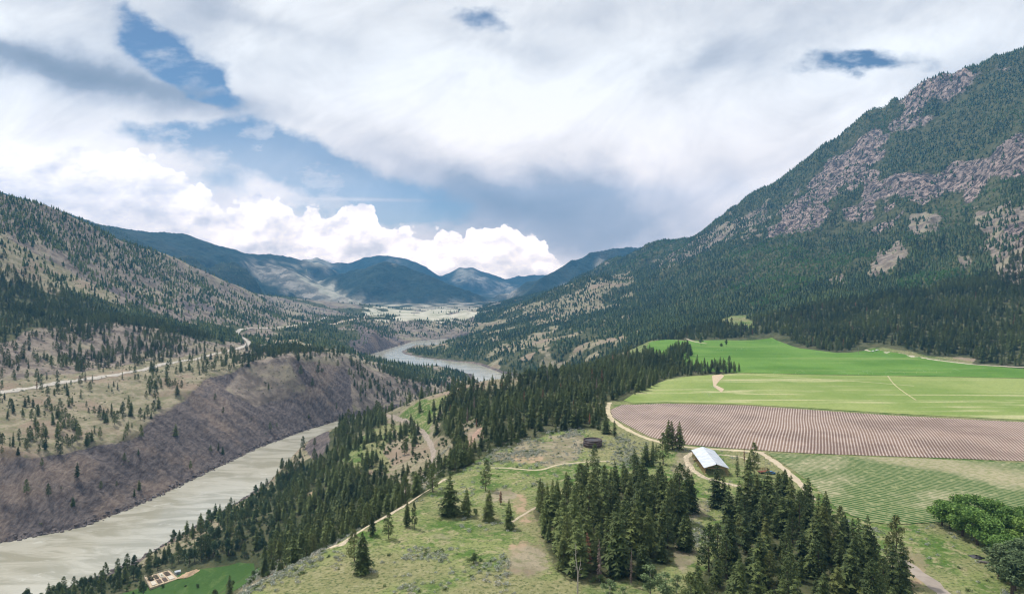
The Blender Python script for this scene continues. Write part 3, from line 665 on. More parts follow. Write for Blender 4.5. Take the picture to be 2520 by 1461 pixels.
def ribbon(name, pts, width, mat, label, off=.16, px=True, jit=.6):
    P = [Vector(hit(x, y)) for x, y in pts] if px else [Vector(p) for p in pts]
    Q = []
    for i in range(len(P) - 1):
        p0, p1, p2, p3 = P[max(i-1, 0)], P[i], P[i+1], P[min(i+2, len(P)-1)]
        k = max(2, int((p2 - p1).length / 3))
        for s in range(k):
            t = s / k; Q.append(.5 * ((2*p1) + (-p0+p2)*t + (2*p0-5*p1+4*p2-p3)*t*t + (-p0+3*p1-3*p2+p3)*t**3))
    Q.append(P[-1]); v = []
    for i, q in enumerate(Q):
        d = (Q[min(i+1, len(Q)-1)] - Q[max(i-1, 0)]); d.z = 0; d.normalize(); nn = Vector((-d.y, d.x, 0))
        for k in range(5):
            w = width * (1 + jit * random.uniform(-.5, .5)) * (k - 2) / 4 if k in (0, 4) else width * (k - 2) / 4
            p = q + nn * w; v.append((p.x, p.y, gz(p.x, p.y) + off - (.0 if 0 < k < 4 else .12)))
    f = [(i*5+k, i*5+k+1, i*5+k+6, i*5+k+5) for i in range(len(Q)-1) for k in range(4)]
    T_clear.append((np.array([(q.x, q.y, 0) for q in Q]), width * .5 + 1.8))
    return tag(mesh_np(name, v, f, mat, True), label, None, None, 'structure')
T_clear = []
dirt = simple('dirt', (.44,.37,.265), .38, .9); gravel = simple('gravel', (.44,.40,.34), .15, .3); asph = simple('worn_asphalt', (.31,.265,.225), .12, .3)
ribbon('dirt_road', [(560,1490),(600,1455),(640,1432),(700,1400),(760,1372),(820,1344),(870,1316),(900,1297)], 3.6, dirt, 'pale dirt track along the rim of the bench')
ribbon('dirt_road', [(900,1297),(950,1270),(1000,1240),(1040,1214),(1075,1192),(1095,1178)], 3.2, dirt, 'pale dirt track climbing the rim above the forested bank')
ribbon('path', [(945,1020),(975,1030),(1010,1042),(1035,1058),(1055,1085),(1066,1120),(1050,1155),(1020,1185),(985,1220)], 3.6, simple('gully_dirt', (.30,.25,.20), .2, .4), 'grey brown track curling down the grassy gully')
ribbon('path', [(1190,1050),(1175,1062),(1160,1085),(1152,1110)], 3.0, simple('red_dirt', (.33,.22,.16), .2, .4), 'short reddish track between the bench pines')
ribbon('road', [(-300,1006),(-100,980),(0,966),(46,959),(130,945),(220,932),(306,918),(422,894),(527,871),(575,860),(602,851),(612,843),(600,832),(588,824),(584,817),(592,811),(612,808)], 8, gravel, 'pale highway curving along the terrace across the river', .5)
ribbon('road', [(612,808),(668,807),(721,802),(756,797),(790,787),(815,779)], 9, gravel, 'far stretch of pale highway along the hillside foot', .9)
ribbon('dirt_road', [(760,797),(800,800),(840,792),(900,780)], 12, simple('far_dirt', (.46,.38,.28), .15, .05), 'far tan dirt road on the terrace above the river', .9)
ribbon('dirt_road', [(1500,990),(1496,1006),(1502,1026),(1530,1048),(1592,1078),(1672,1097),(1760,1105),(1860,1111),(1880,1114)], 3.6, simple('field_edge_dirt', (.50,.42,.28), .12, .3), 'sandy track bending round the corner of the striped field', .14)
ribbon('dirt_road', [(1870,1112),(1888,1124),(1915,1142),(1950,1172),(1985,1205),(1998,1230)], 3.4, simple('lane_dirt', (.47,.39,.28), .12, .3), 'sandy lane running from the barn yard into the trees')
ribbon('dirt_road', [(1705,1112),(1690,1125),(1693,1140),(1710,1160),(1738,1176),(1765,1184),(1800,1192),(1830,1198)], 3.0, dirt, 'narrow dirt drive looping round the barn', .12)
ribbon('path', [(1768,1118),(1800,1121),(1830,1126),(1870,1140)], 1.8, dirt, 'thin path leading right from the barn', .12)
ribbon('path', [(1200,1150),(1270,1153),(1330,1155),(1380,1142),(1460,1135),(1500,1134)], 1.8, simple('path_dirt', (.45,.38,.26), .15, .4), 'faint sandy path below the dark tank', .12)
ribbon('path', [(1250,1290),(1290,1265),(1318,1248)], 1.3, simple('foot_dirt', (.42,.35,.25), .15, .4), 'faint footpath on the sagebrush slope', .12)
ribbon('road', [(2200,1370),(2240,1395),(2275,1420),(2310,1447),(2345,1480),(2390,1530)], 4.6, asph, 'grey surfaced lane leaving the lower right corner', .14)
ribbon('dirt_road', [(2130,861),(2180,868),(2240,877),(2300,886),(2400,897),(2520,904),(2700,915)], 5, simple('edge_dirt', (.48,.42,.33), .12, .2), 'pale track between the vivid green field and the forest', .3)
ribbon('dirt_road', [(1680,832),(1700,838),(1740,846)], 4, simple('top_dirt', (.45,.38,.28), .12, .2), 'tan track entering the top of the vivid green field', .4)
ribbon('path', [(1820,920),(1900,926),(1970,930),(2100,938),(2250,950)], 1.6, simple('hay_track', (.40,.37,.2), .12, .2), 'dry wheel track crossing the pale hay field', .34)
ribbon('path', [(2185,925),(2200,945),(2225,965),(2255,985)], 1.2, simple('hay_tracks', (.40,.37,.2), .12, .2), 'curved dry wheel track in the hay field', .34)
for L, w in T_clear:
    near_m = (GX > L[:,0].min()-20) & (GX < L[:,0].max()+20) & (GY > L[:,1].min()-20) & (GY < L[:,1].max()+20)
    d, _ = segdist(GX[near_m], GY[near_m], L); t = T_[near_m]; t[d < w] = 0; T_[near_m] = t

# ------------------------------------------------------------------ trees
def conifer(seed, levels, nb, width, droop, sparse=0.0, h=14.0, bare=.08, tri=1.0):
    r = random.Random(seed); v = []; f = []
    lean = (r.uniform(-.02, .02), r.uniform(-.02, .02))
    for L in range(levels):
        t = L / (levels - 1); z = h * (bare + (1 - bare) * t ** .9)
        rad = width * ((1 - t) ** .62) * (0.62 + .38 * min(1, t * 6)) * r.uniform(.68, 1.2) + .15
        k = max(4, int(nb * (1 - .5 * t)))
        for i in range(k):
            if r.random() < sparse: continue
            a = 2 * math.pi * (i + r.uniform(-.4, .4)) / k + L * 1.7; rr = rad * r.uniform(.55, 1.2)
            ca, sa = math.cos(a), math.sin(a); zz = z + r.uniform(-.25, .25); dz = -droop * rr * r.uniform(.6, 1.3)
            def P(s, side, up): return (lean[0]*zz + ca * rr * s - sa * side, lean[1]*zz + sa * rr * s + ca * side, zz + dz * s * s + up)
            wdt = (.30 * rr + .26) * tri
            for s in (.25, .5, .75):                      # side twigs, each its own small blade
                for sd in (-1, 1):
                    b = len(v); w = wdt * (1.25 - s) * r.uniform(.8, 1.3)
                    v += [P(s - .18, 0, .12), P(s + .12, 0, .03), P(s + .16, sd * w * 1.3, -.18 * r.random() - .05)]; f.append((b, b+1, b+2))
                    if s < .6:
                        b = len(v); v += [P(s, 0, .1), P(s + .16, sd * w * .7, -.1), P(s - .02, sd * w * .9, -.42)]; f.append((b, b+1, b+2))
            b = len(v); v += [P(.0, -.1, .05), P(1.0, 0, .0), P(.05, .1, .05)]; f.append((b, b+1, b+2))
    b = len(v); top = h
    v += [(-.13, 0, top - .9), (.13, 0, top - .9), (0, 0, top + .5), (0, -.13, top - .9), (0, .13, top - .9)]; f += [(b, b+1, b+2), (b+3, b+4, b+2)]
    return v, f
def blade_cloud(r, c, rad, n, size, v, f, flat=1.0):
    for _ in range(n):
        th = r.uniform(0, 2*math.pi); u = r.uniform(-1, 1); q = (r.random() ** .35)
        s = math.sqrt(1 - u*u); p = (c[0] + rad*q*s*math.cos(th), c[1] + rad*q*s*math.sin(th), c[2] + rad*flat*q*u)
        b = len(v)
        for k in range(3): v.append(tuple(p[m] + r.uniform(-size, size) for m in range(3)))
        f.append((b, b+1, b+2))
def pinecrown(seed, h=14.0, dens=1.0):
    r = random.Random(seed); v = []; f = []
    for L in range(16):
        t = L / 15; z = h * (.20 + .78 * t); rad = 3.1 * (1 - t) ** .55 * (.75 + .25 * min(1, t * 5)) + .25
        for i in range(int(8 - 3 * t)):
            if r.random() < .12: continue
            a = r.uniform(0, 6.28); q = rad * r.uniform(.45, 1.0)
            blade_cloud(r, (q*math.cos(a), q*math.sin(a), z + r.uniform(-.4, .3)), 1.05 * (1 - .35*t), int(17 * dens), .40, v, f, .6)
    return v, f
def trunk(h, r0, seed=0, limbs=0, col=None, lz=(.3, .9), ll=2.0):
    r = random.Random(seed); mb = MB(); n = 4
    pts = [(r.uniform(-.08, .08) * i, r.uniform(-.08, .08) * i, h * i / n - (.6 if i == 0 else 0)) for i in range(n + 1)]
    for i in range(n): mb.tube(pts[i], pts[i+1], r0 * (1 - i / n * .9), r0 * (1 - (i + 1) / n * .9) + .01, 6)
    for i in range(limbs):
        z = h * r.uniform(*lz); a = r.uniform(0, 6.28); l = ll * r.uniform(.5, 1) * (1.15 - z / h)
        mb.tube((0, 0, z), (l*math.cos(a), l*math.sin(a), z + l * r.uniform(-.1, .6)), r0 * .28, .02, 4)
    return mb
def broadleaf(seed, h=10.0, wd=4.0, lobes=16, n=170, size=.34):
    r = random.Random(seed); v = []; f = []
    for i in range(lobes):
        t = r.random(); a = r.uniform(0, 6.28); z = h * (.28 + .62 * t); q = wd * (1 - (2*t - .85) ** 2 * .75) * r.uniform(.2, .85)
        blade_cloud(r, (q*math.cos(a), q*math.sin(a), z), wd * r.uniform(.28, .46), n, size, v, f, .8)
    return v, f
PROTO = {}
FIRS = [(1,19,9,4.1,.26,.04,.05),(2,21,9,3.4,.30,.08,.07),(3,17,10,4.8,.22,.08,.04),(4,19,8,3.7,.34,.16,.10),(5,20,10,4.3,.28,.06,.05),(6,16,8,3.4,.24,.18,.12)]
def proto(kind, i, crown, tr, cm, tm):
    v, f = crown
    c = mesh_np('crown', v, f, M[cm], link=False).data; t = tr.build('trunk', M[tm], link=False).data
    # joined copy for the massed stands
    nv = len(v); faces = [tuple(q) for q in f]; mi = [0] * len(faces)
    tf = [tuple(nv + k for k in q) for q in tr.f]; mi += [1] * len(tf)
    me = bpy.data.meshes.new(kind + '_whole'); me.from_pydata(list(v) + list(tr.v), [], faces + tf); me.materials.append(M[cm]); me.materials.append(M[tm])
    me.polygons.foreach_set('material_index', mi); me.update()
    PROTO.setdefault(kind, []).append((c, t, me))
for k, (sd, lv, nb, wd, dr, sp, br) in enumerate(FIRS): proto('fir', k, conifer(sd, lv, nb, wd, dr, sp, 14.0, br), trunk(13.2, .24, k), 'fir', 'bark')
for k in range(4): proto('pine', k, pinecrown(20 + k), trunk(13.6, .26, k, 10, None, (.2, .8), 2.2), 'pine', 'bark')
for k in range(3): proto('leaf', k, broadleaf(30 + k, 10, 4.3, 20, 190, .36), trunk(7.5, .3, k, 10, None, (.25, .7), 4), 'leaf', 'bark')
for k in range(3): proto('leafdark', k, broadleaf(40 + k, 11, 3.0, 16, 160, .32), trunk(9, .26, k, 8, None, (.3, .8), 3), 'leafdark', 'bark')
for k in range(2): proto('leafpale', k, broadleaf(50 + k, 11, 2.3, 15, 120, .26), trunk(10.3, .16, k, 9, None, (.3, .9), 2), 'leafpale', 'palebark')
proto('dead', 0, conifer(60, 22, 7, 1.6, .5, .35, 14, .1, .55), trunk(13.6, .2, 3, 30, None, (.1, .95), 1.8), 'dead', 'palebark')
proto('rust', 0, conifer(61, 18, 7, 1.9, .4, .25, 14, .2), trunk(13.2, .2, 4, 10), 'rust', 'bark')
for k in range(2): proto('shrub', k, broadleaf(70 + k, 2.4, 1.7, 9, 90, .2), trunk(1.4, .1, k, 4, None, (.2, .8), 1), 'shrub', 'bark')
# light far variants
def farfir(seed, mat, h=14.0, w=2.6, link=False):
    r = random.Random(seed); v = []; f = []
    for L in range(5):
        t = L / 5; z0 = h * (.06 + .80 * t); z1 = z0 + h * .36; rad = w * (1 - t) ** .8
        k = 6; b = len(v); v.append((r.uniform(-.2, .2), r.uniform(-.2, .2), min(z1, h + .3)))
        for i in range(k * 2):
            q = rad * (r.uniform(.85, 1.2) if i % 2 == 0 else r.uniform(.45, .6)); a = math.pi * i / k + L
            v.append((q*math.cos(a), q*math.sin(a), z0 + r.uniform(-.5, .3)))
        for i in range(k * 2): f.append((b, b + 1 + i, b + 1 + (i + 1) % (k * 2)))
    return mesh_np('far_tree', v, f, M[mat], link=False).data
def faralder(seed, mat):
    r = random.Random(seed); v = []; f = []
    for i in range(7): blade_cloud(r, (r.uniform(-1.6, 1.6), r.uniform(-1.6, 1.6), r.uniform(2.5, 8)), 1.8, 18, .85, v, f, .9)
    return mesh_np('far_tree', v, f, M[mat], link=False).data

# candidate points
def cand(s, y0, y1):
    pts = []
    Y = np.arange(y0, y1, s)
    for y in Y:
        hw = .95 * y + 60; x = np.arange(-hw, hw, s); pts.append(np.stack([x, np.full(len(x), y)], -1))
    P = np.concatenate(pts); return P + rng.uniform(-.48 * s, .48 * s, P.shape)
LONE = []                                       # reserved spots
def scatter(s, y0, y1, gain=1.0):
    P = cand(s, y0, y1); x, y = P[:,0], P[:,1]
    l, a = gidx(x, y); i = np.clip(np.round(l).astype(int), 0, NR-1); j = np.clip(np.round(a).astype(int), 0, NA-1)
    d = T_[i, j]
    cl = fbm(x, y, 28, 3, 80) ; cl2 = fbm(x, y, 160, 3, 81)
    p = np.where(d > .75, d + .45 * cl + .35 * np.minimum(cl2 + .1, 0), d * (1 + 1.9 * cl + 1.1 * cl2))
    ok = (rng.random(len(x)) < p * gain) & (d > 0) & (sample(rd, x, y) > np.where(y > 1000, 16, 5))
    x, y = x[ok], y[ok]; z = sample(TZ, x, y)
    return x, y, z
xs, ys, zs = scatter(6.1, 130, 620); n1 = len(xs)
x2, y2, z2 = scatter(6.4, 620, 1500); x3, y3, z3 = scatter(7.6, 1500, 3900)
X = np.concatenate([xs, x2, x3]); Y = np.concatenate([ys, y2, y3]); Zt = np.concatenate([zs, z2, z3])
PX = CX + F * X / Y; PY = HY + F * (CZ - Zt) / Y
keep = (PX > -350) & (PX < 2870) & (PY < 1680)
X, Y, Zt, PX, PY = X[keep], Y[keep], Zt[keep], PX[keep], PY[keep]
# hidden from the camera and from any step to the side: behind a rise by more than a tree and a half
vis = np.ones(len(X), bool)
for k in np.linspace(.15, .97, 26):
    vis &= sample(TZ, X * k, Y * k) < CZ + (Zt + 26 - CZ) * k + .012 * Y * (1 - k) + 2
X, Y, Zt, PX, PY = (q[vis] for q in (X, Y, Zt, PX, PY))
H = (rng.uniform(.36, .92, len(X)) + .28 * rng.random(len(X)) ** 4) * (1 + .25 * fbm(X, Y, 60, 2, 90))
H = np.where((X > -130) & (Y < 330), H * 1.22, H)
kindf = rng.random(len(X))
west = X < -150
pine_p = np.where(west, .62, .12) + np.where((Y < 420) & ~west, .18, 0) + np.where((Y > 600) & (Y < 1200) & ~west, .1, 0)
KIND = np.where(kindf < pine_p, 1, 0)           # 0 fir 1 pine
alder = (fbm(-X * .78 + Y * .62, (X * .62 + Y * .78) * .4, 130, 3, 95) > .10) & (X > 450) & (Y > 900) & (rng.random(len(X)) < .7)
# riverbank broadleaf belt
belt = (X < -120) & (X > -330) & (Y < 620) & (Zt < 30) & (rng.random(len(X)) < .62)
KIND = np.where(belt, 2, KIND)

LABELS = {}
copies = []
def tree(kind, i, x, y, h, label, cat, group=None, name=None, rz=None, wide=1.0, z=None):
    c, t, me = PROTO[kind][i % len(PROTO[kind])]
    z = gz(x, y) if z is None else z
    e = empty(name or NAMES[kind], (x, y, z), random.uniform(0, 6.28) if rz is None else rz)
    e.scale = (h * wide, h * wide, h); e.rotation_euler[0] = random.gauss(0, .022); e.rotation_euler[1] = random.gauss(0, .022); tag(e, label, cat, group)
    for nm, d in (('crown', c), ('trunk', t)):
        o = bpy.data.objects.new(nm, d); COL.objects.link(o); o.parent = e
    return e
NAMES = dict(fir='fir_tree', pine='pine_tree', leaf='cottonwood_tree', leafdark='riverside_tree', leafpale='aspen_tree', dead='dead_tree', rust='dead_tree', shrub='shrub')
HB = dict(fir=14.3, pine=14.3, leaf=10.5, leafdark=11, leafpale=11, dead=14.3, rust=14.3, shrub=2.6)
lone_xy = []
def lone(kind, i, px, py, hpx, label, cat, group=None, wide=1.0, name=None):
    x, y, z = hit(px, py, 100) if py < 1470 else wz(px, py, 104)
    z = gz(x, y); h = hpx / F * y / HB[kind]
    lone_xy.append((x, y)); return tree(kind, i, x, y, h, label, cat, group, name, wide=wide)
lone('fir',2,1105,1268,98,'large broad dark fir in the meadow, tallest of the pair beside the rim track','fir tree',wide=1.35)
lone('fir',0,1147,1270,70,'slender dark fir just right of the large broad meadow fir','fir tree')
lone('fir',4,1202,1280,76,'dark fir on the sagebrush slope between the meadow pair and a lone cone-shaped fir','fir tree')
lone('fir',2,1252,1301,72,'lone cone-shaped fir on the bare slope left of the dense central grove','fir tree',wide=.9)
lone('pine',0,1195,1207,78,'grey green open-crowned pine above the meadow firs','pine tree',wide=.8)
lone('pine',1,1020,1301,66,'thin wispy pine standing right of a dark fir by the rim track','pine tree',wide=.6)
lone('fir',1,1002,1296,62,'small dark fir by the rim track beside the thin wispy pine','fir tree')
lone('pine',2,957,1326,68,'open-crowned pine below the bend of the rim track','pine tree')
lone('fir',3,917,1317,60,'small dark fir touching the far side of the rim track','fir tree')
lone('fir',4,893,1408,100,'tall layered fir standing over an orange dirt patch','fir tree',wide=1.1)
lone('pine',3,872,1380,82,'loose-branched pine leaning against the tall layered fir by the track','pine tree')
lone('shrub',0,1165,1385,26,'round dark shrub beside the meadow footpath','shrub')
lone('shrub',1,1170,1266,16,'low dark shrub between two meadow firs','shrub')
lone('rust',0,1232,1240,34,'rusty red dead bush on the pale slope','bush',wide=1.5,name='dead_bush')
lone('fir',2,1492,1066,50,'dark wide fir at the corner of the striped field','fir tree',wide=1.25)
lone('fir',5,1512,1073,40,'shorter dark fir just right of the wide fir at the striped field corner','fir tree',wide=1.2)
lone('fir',1,1643,1106,74,'leftmost tall fir of the trio against the striped field','fir tree')
lone('fir',3,1655,1105,70,'middle fir of the trio against the striped field','fir tree')
lone('fir',0,1671,1106,70,'rightmost fir of the trio against the striped field','fir tree')
lone('pine',1,1632,1142,78,'grey green pine in front of the striped field trio','pine tree')
lone('fir',4,1590,1146,60,'dark fir left of the grey green pine behind the central grove','fir tree')
lone('fir',1,1606,1146,62,'slim fir in the pair behind the central grove','fir tree',wide=.85)
lone('fir',5,1614,1136,44,'short fir between the slim pair and the grey green pine','fir tree')
lone('pine',3,1464,1158,68,'spindly pine in front of the dark round tank','pine tree',wide=.85)
lone('fir',2,1762,1247,108,'tall fir overlapping the near gable of the barn','fir tree',wide=.9)
lone('fir',3,1783,1247,74,'smaller fir right of the tall one below the barn','fir tree')
lone('fir',0,1667,1217,56,'small fir in the clearing left of the barn drive','fir tree')
lone('fir',1,1692,1262,116,'tallest fir of the clearing between grove and barn','fir tree',wide=.8)
lone('fir',4,1706,1262,96,'second fir leaning close to the tallest clearing fir','fir tree',wide=.8)
lone('fir',5,1815,1172,54,'sparse fir right of the barn','fir tree',wide=.9)
lone('pine',2,1856,1168,80,'ragged tall pine right of the barn against the striped field','pine tree',wide=.9)
lone('fir',3,1842,1168,52,'dark fir at the foot of the ragged pine','fir tree',wide=1.2)
lone('rust',0,1832,1140,40,'rusty dead young tree left of the ragged pine','tree',wide=.7)
lone('shrub',0,1850,1192,24,'broad grey shrub below the ragged pine','shrub',wide=2.2)
lone('fir',4,1681,1352,88,'dark fir in the gap between the two groves','fir tree')
lone('fir',0,1693,1356,86,'darker right hand fir in the gap between the groves','fir tree')
lone('leafdark',0,1725,850,22,'round dark tree standing alone at the top of the vivid green field','tree')
lone('leafdark',1,1787,853,20,'slim tree standing alone in the vivid green field','tree',wide=.7)
lone('shrub',0,1775,853,9,'small round bush beside the slim tree in the green field','bush')
lone('dead',0,1476,1428,104,'grey pink dead conifer on the front edge of the central grove','dead tree',wide=.9)
lone('rust',0,1449,1400,92,'fir with rust coloured dying branches in the grove front','dying tree')
lone('dead',0,1553,1440,96,'thin grey dead tree right of centre in the grove front','dead tree',wide=.6)
lone('leaf',0,1506,1400,70,'bright green leafy tree among the grove front firs','tree',wide=.5)
for i, (px, py, hh, w, lb) in enumerate(((1500,1500,76,1.0,'pale leafy aspen left of the bottom centre group'),(1535,1510,70,.9,'yellow green aspen cut by the bottom edge below the dead tree'),(1600,1478,92,1.1,'tallest pale aspen of the bottom centre group'),
      (1640,1490,84,1.2,'wide pale aspen at the foot of the right hand grove'),(1665,1460,52,1.0,'small pale aspen between the two groves'),(1570,1530,72,1.1,'low rounded aspen beneath the tallest aspen'))):
    lone('leafpale', i, px, py, hh, lb, 'aspen tree', 'pale aspens at the bottom centre', wide=w*1.5)
cw = [(2318,1292,60,'leftmost cottonwood of the bright row by the crop field'),(2338,1300,66,'dark-bottomed cottonwood second from the left end of the bright row'),(2365,1282,62,'cottonwood at the back left of the bright row'),
  (2368,1318,76,'tall bright cottonwood near the left end of the row'),(2400,1292,74,'round-topped cottonwood in the back of the bright row'),(2405,1340,86,'vivid green cottonwood above the deepest shade'),
  (2440,1310,80,'broad vivid cottonwood in the middle of the row'),(2445,1362,84,'front cottonwood over the dark clutter in the pasture'),(2480,1335,84,'cottonwood right of the row middle'),
  (2475,1400,84,'lower front cottonwood where the row bends down'),(2515,1360,84,'cottonwood touching the right edge of the photo'),(2520,1310,60,'rear cottonwood at the right edge beside the pale strip'),
  (2515,1430,92,'dark green cottonwood at the right edge low down'),(2490,1475,90,'grey green cottonwood in the lower right corner'),(2550,1480,96,'cottonwood cut off by the lower right corner'),(2560,1400,90,'cottonwood mostly beyond the right edge'),(2458,1424,80,'small dark cottonwood below the front of the bright row'),(2498,1452,92,'dense dark cottonwood beside the grey green corner tree')]
for i, (px, py, hh, lb) in enumerate(cw): lone('leaf' if i < 12 else 'leafdark', i, px, py, hh * 1.12, lb, 'cottonwood', 'row of cottonwoods by the crop field', wide=1.3 if i < 12 else 1.7)
# leafless snag at the bottom
sx, sy, sz = wz(1421, 1476, 104); mb = MB(); sh = 16.5
mb.tube((0,0,-.5), (.15,0,sh*.42), .26, .2).tube((.15,0,sh*.42), (-.5,0,sh*.75), .17, .1).tube((-.5,0,sh*.75), (-.55,.1,sh), .1, .02)
mb.tube((.15,0,sh*.42), (.9,.2,sh*.6), .13, .08).tube((.9,.2,sh*.6), (1.1,.1,sh*.78), .08, .02)
snag = empty('dead_tree', (sx, sy, gz(sx, sy))); tag(snag, 'bleached leafless forked trunk standing before the central grove', 'dead tree'); lone_xy.append((sx, sy))
r_ = random.Random(5)
for k in range(26):
    t = r_.uniform(.45, .97); s = 1 if r_.random() < .55 else -1; x0 = (-.5 if s < 0 or t > .8 else .95) * min(1, (t - .42) * 3); l = r_.uniform(.5, 1.9) * (1.2 - t)
    z0 = sh * t * (1 if s < 0 or t > .8 else .82); mb.tube((x0, 0, z0), (x0 + s * l, r_.uniform(-l, l), z0 + l * r_.uniform(.3, 1.0)), .05, .012, 4)
mb.build('trunk', M['palebark'], snag)

# take the nearest trees as things, the rest as massed stands
lx = np.array(lone_xy)
dmin = np.full(len(X), 1e9)
for q in lx: dmin = np.minimum(dmin, np.hypot(X - q[0], Y - q[1]))
ok = dmin > 3.0
# keep the barn, tank and yard clear
for (x0, x1, y0, y1) in ((84, 118, 318, 384), (36, 56, 372, 398)): ok &= ~((X > x0) & (X < x1) & (Y > y0) & (Y < y1))
X, Y, Zt, PX, PY, H, KIND, alder = (q[ok] for q in (X, Y, Zt, PX, PY, H, KIND, alder))
size = H * 14.3 * F / Y
frame = (PX > -25) & (PX < 2545) & (PY - size < 1450)
def regname(px, py, x, y):
    if inpoly(np.array([px]), np.array([py]), G_central)[0]: return 'dense central grove', 'trees of the dense central grove'
    if x < -255 or (x < -150 and y > 700): return 'grassy terrace across the river', 'trees on the terrace across the river'
    if py > 1180 and px > 1640: return 'dark grove at lower right', 'trees of the dark lower right grove'
    if px < 1080 and py > 1140: return 'forested river bank', 'trees of the forested river bank'
    if px < 1090: return 'grassy gully hillside', 'trees on the gully hillside'
    if py > 1180: return 'central grove fringe', 'trees of the dense central grove'
    return 'bench stand beyond the tank', 'trees of the bench stand'
rowsw = ['front', 'second', 'third', 'fourth', 'fifth', 'sixth', 'seventh', 'eighth', 'ninth', 'tenth', 'rear']
def ordw(n):
    ones = ['', 'first','second','third','fourth','fifth','sixth','seventh','eighth','ninth','tenth','eleventh','twelfth','thirteenth','fourteenth','fifteenth','sixteenth','seventeenth','eighteenth','nineteenth']
    tens = ['', '', 'twenty','thirty','forty','fifty','sixty','seventy','eighty','ninety']
    if n < 20: return ones[n]
    return (tens[n // 10] + '-' + ones[n % 10]) if n % 10 else tens[n // 10][:-1] + 'ieth'
used = np.zeros(len(X), bool)
KN = ('fir', 'pine', 'leafdark')
look = {0: ('tall dark fir', 'dark fir', 'short dark fir'), 1: ('tall grey green pine', 'open-crowned pine', 'small sparse pine'), 2: ('tall leafy tree', 'dusky leafy tree', 'low leafy tree')}
for kd, lim in ((0, 275), (1, 120), (2, 60)):
    idx = np.where(frame & (KIND == kd))[0]
    idx = idx[np.argsort(-size[idx])][:lim]
    byreg = {}
    for i in idx: byreg.setdefault(regname(PX[i], PY[i], X[i], Y[i]), []).append(i)
    for (rn, gn), L in byreg.items():
        L = sorted(L, key=lambda i: -PY[i]); nrow = min(11, max(1, round(len(L) / 9))); per = math.ceil(len(L) / nrow)
        for rw in range(nrow):
            for q, i in enumerate(sorted(L[rw*per:(rw+1)*per], key=lambda i: PX[i])):
                hgt_w = look[kd][0 if H[i] > .98 else 1 if H[i] > .72 else 2]
                lb = f'{hgt_w}, {ordw(q+1)} from left in {rowsw[rw]} row, {rn}'
                tree(KN[kd], int(i), X[i], Y[i], H[i] * (14.3 / HB[KN[kd]]) * (.82 if kd == 2 else 1), lb, ('fir tree', 'pine tree', 'leafy tree')[kd], gn.replace('trees', ('firs', 'pines', 'leafy trees')[kd], 1), wide=random.uniform(.85, 1.15), z=Zt[i] - .1)
                used[i] = True
rest = ~used
def stuff(name, label, protos, x, y, z, s, idx):
    pc = bpy.data.collections.new(name + '_kinds')
    for k, me in enumerate(protos):
        o = bpy.data.objects.new(f'{name}_{k:02d}', me); pc.objects.link(o)
    me = bpy.data.meshes.new(name); n = len(x)
    me.vertices.add(n); me.vertices.foreach_set('co', np.stack([x, y, z], -1).astype(np.float32).ravel())
    for nm, ty, arr in (('scl', 'FLOAT', s), ('rotz', 'FLOAT', rng.uniform(0, 6.28, n)), ('pick', 'INT', idx)):
        at = me.attributes.new(nm, ty, 'POINT'); at.data.foreach_set('value', np.asarray(arr, dtype=np.float32 if ty == 'FLOAT' else np.int32))
    o = bpy.data.objects.new(name, me); COL.objects.link(o)
    ng = bpy.data.node_groups.new(name, 'GeometryNodeTree')
    ng.interface.new_socket('Geometry', in_out='INPUT', socket_type='NodeSocketGeometry'); ng.interface.new_socket('Geometry', in_out='OUTPUT', socket_type='NodeSocketGeometry')
    nd = ng.nodes; gi = nd.new('NodeGroupInput'); go = nd.new('NodeGroupOutput'); ip = nd.new('GeometryNodeInstanceOnPoints'); ci = nd.new('GeometryNodeCollectionInfo')
    ci.inputs[0].default_value = pc; ci.inputs['Separate Children'].default_value = True; ci.inputs['Reset Children'].default_value = True
    def att(nm, ty):
        a = nd.new('GeometryNodeInputNamedAttribute'); a.data_type = ty; a.inputs[0].default_value = nm; return a.outputs[0]
    cx = nd.new('ShaderNodeCombineXYZ'); ng.links.new(att('rotz', 'FLOAT'), cx.inputs[2])
    e2r = nd.new('FunctionNodeEulerToRotation'); ng.links.new(cx.outputs[0], e2r.inputs[0])
    ng.links.new(gi.outputs[0], ip.inputs['Points']); ng.links.new(ci.outputs[0], ip.inputs['Instance']); ip.inputs['Pick Instance'].default_value = True
    ng.links.new(att('pick', 'INT'), ip.inputs['Instance Index']); ng.links.new(e2r.outputs[0], ip.inputs['Rotation']); ng.links.new(att('scl', 'FLOAT'), ip.inputs['Scale'])
    ng.links.new(ip.outputs[0], go.inputs[0])
    o.modifiers.new('spread', 'NODES').node_group = ng
    return tag(o, label, None, None, 'stuff')
wholes = [p[2] for p in PROTO['fir']] + [p[2] for p in PROTO['pine']] + [p[2] for p in PROTO['leafdark']] + [PROTO['dead'][0][2], PROTO['rust'][0][2]]
far = [farfir(k, 'firfar', 13 - k * .8, 3.1 + .4*k) for k in range(4)] + [farfir(5, 'pine', 13, 2.5), farfir(6, 'pine', 12, 2.8)] + [faralder(1, 'alder'), faralder(2, 'alder'), faralder(3, 'alder')]
nm_ = rest & (Y < 1250); fm_ = rest & (Y >= 1250)
pick = np.where(KIND == 0, rng.integers(0, 6, len(X)), np.where(KIND == 1, 6 + rng.integers(0, 4, len(X)), 10 + rng.integers(0, 3, len(X))))
pick = np.where((rng.random(len(X)) < .022) & (KIND == 0), 13 + rng.integers(0, 2, len(X)), pick)
stuff('forest', 'mixed conifer forest of the benches, banks and nearer slopes', wholes, X[nm_], Y[nm_], Zt[nm_] - .15, H[nm_], pick[nm_])
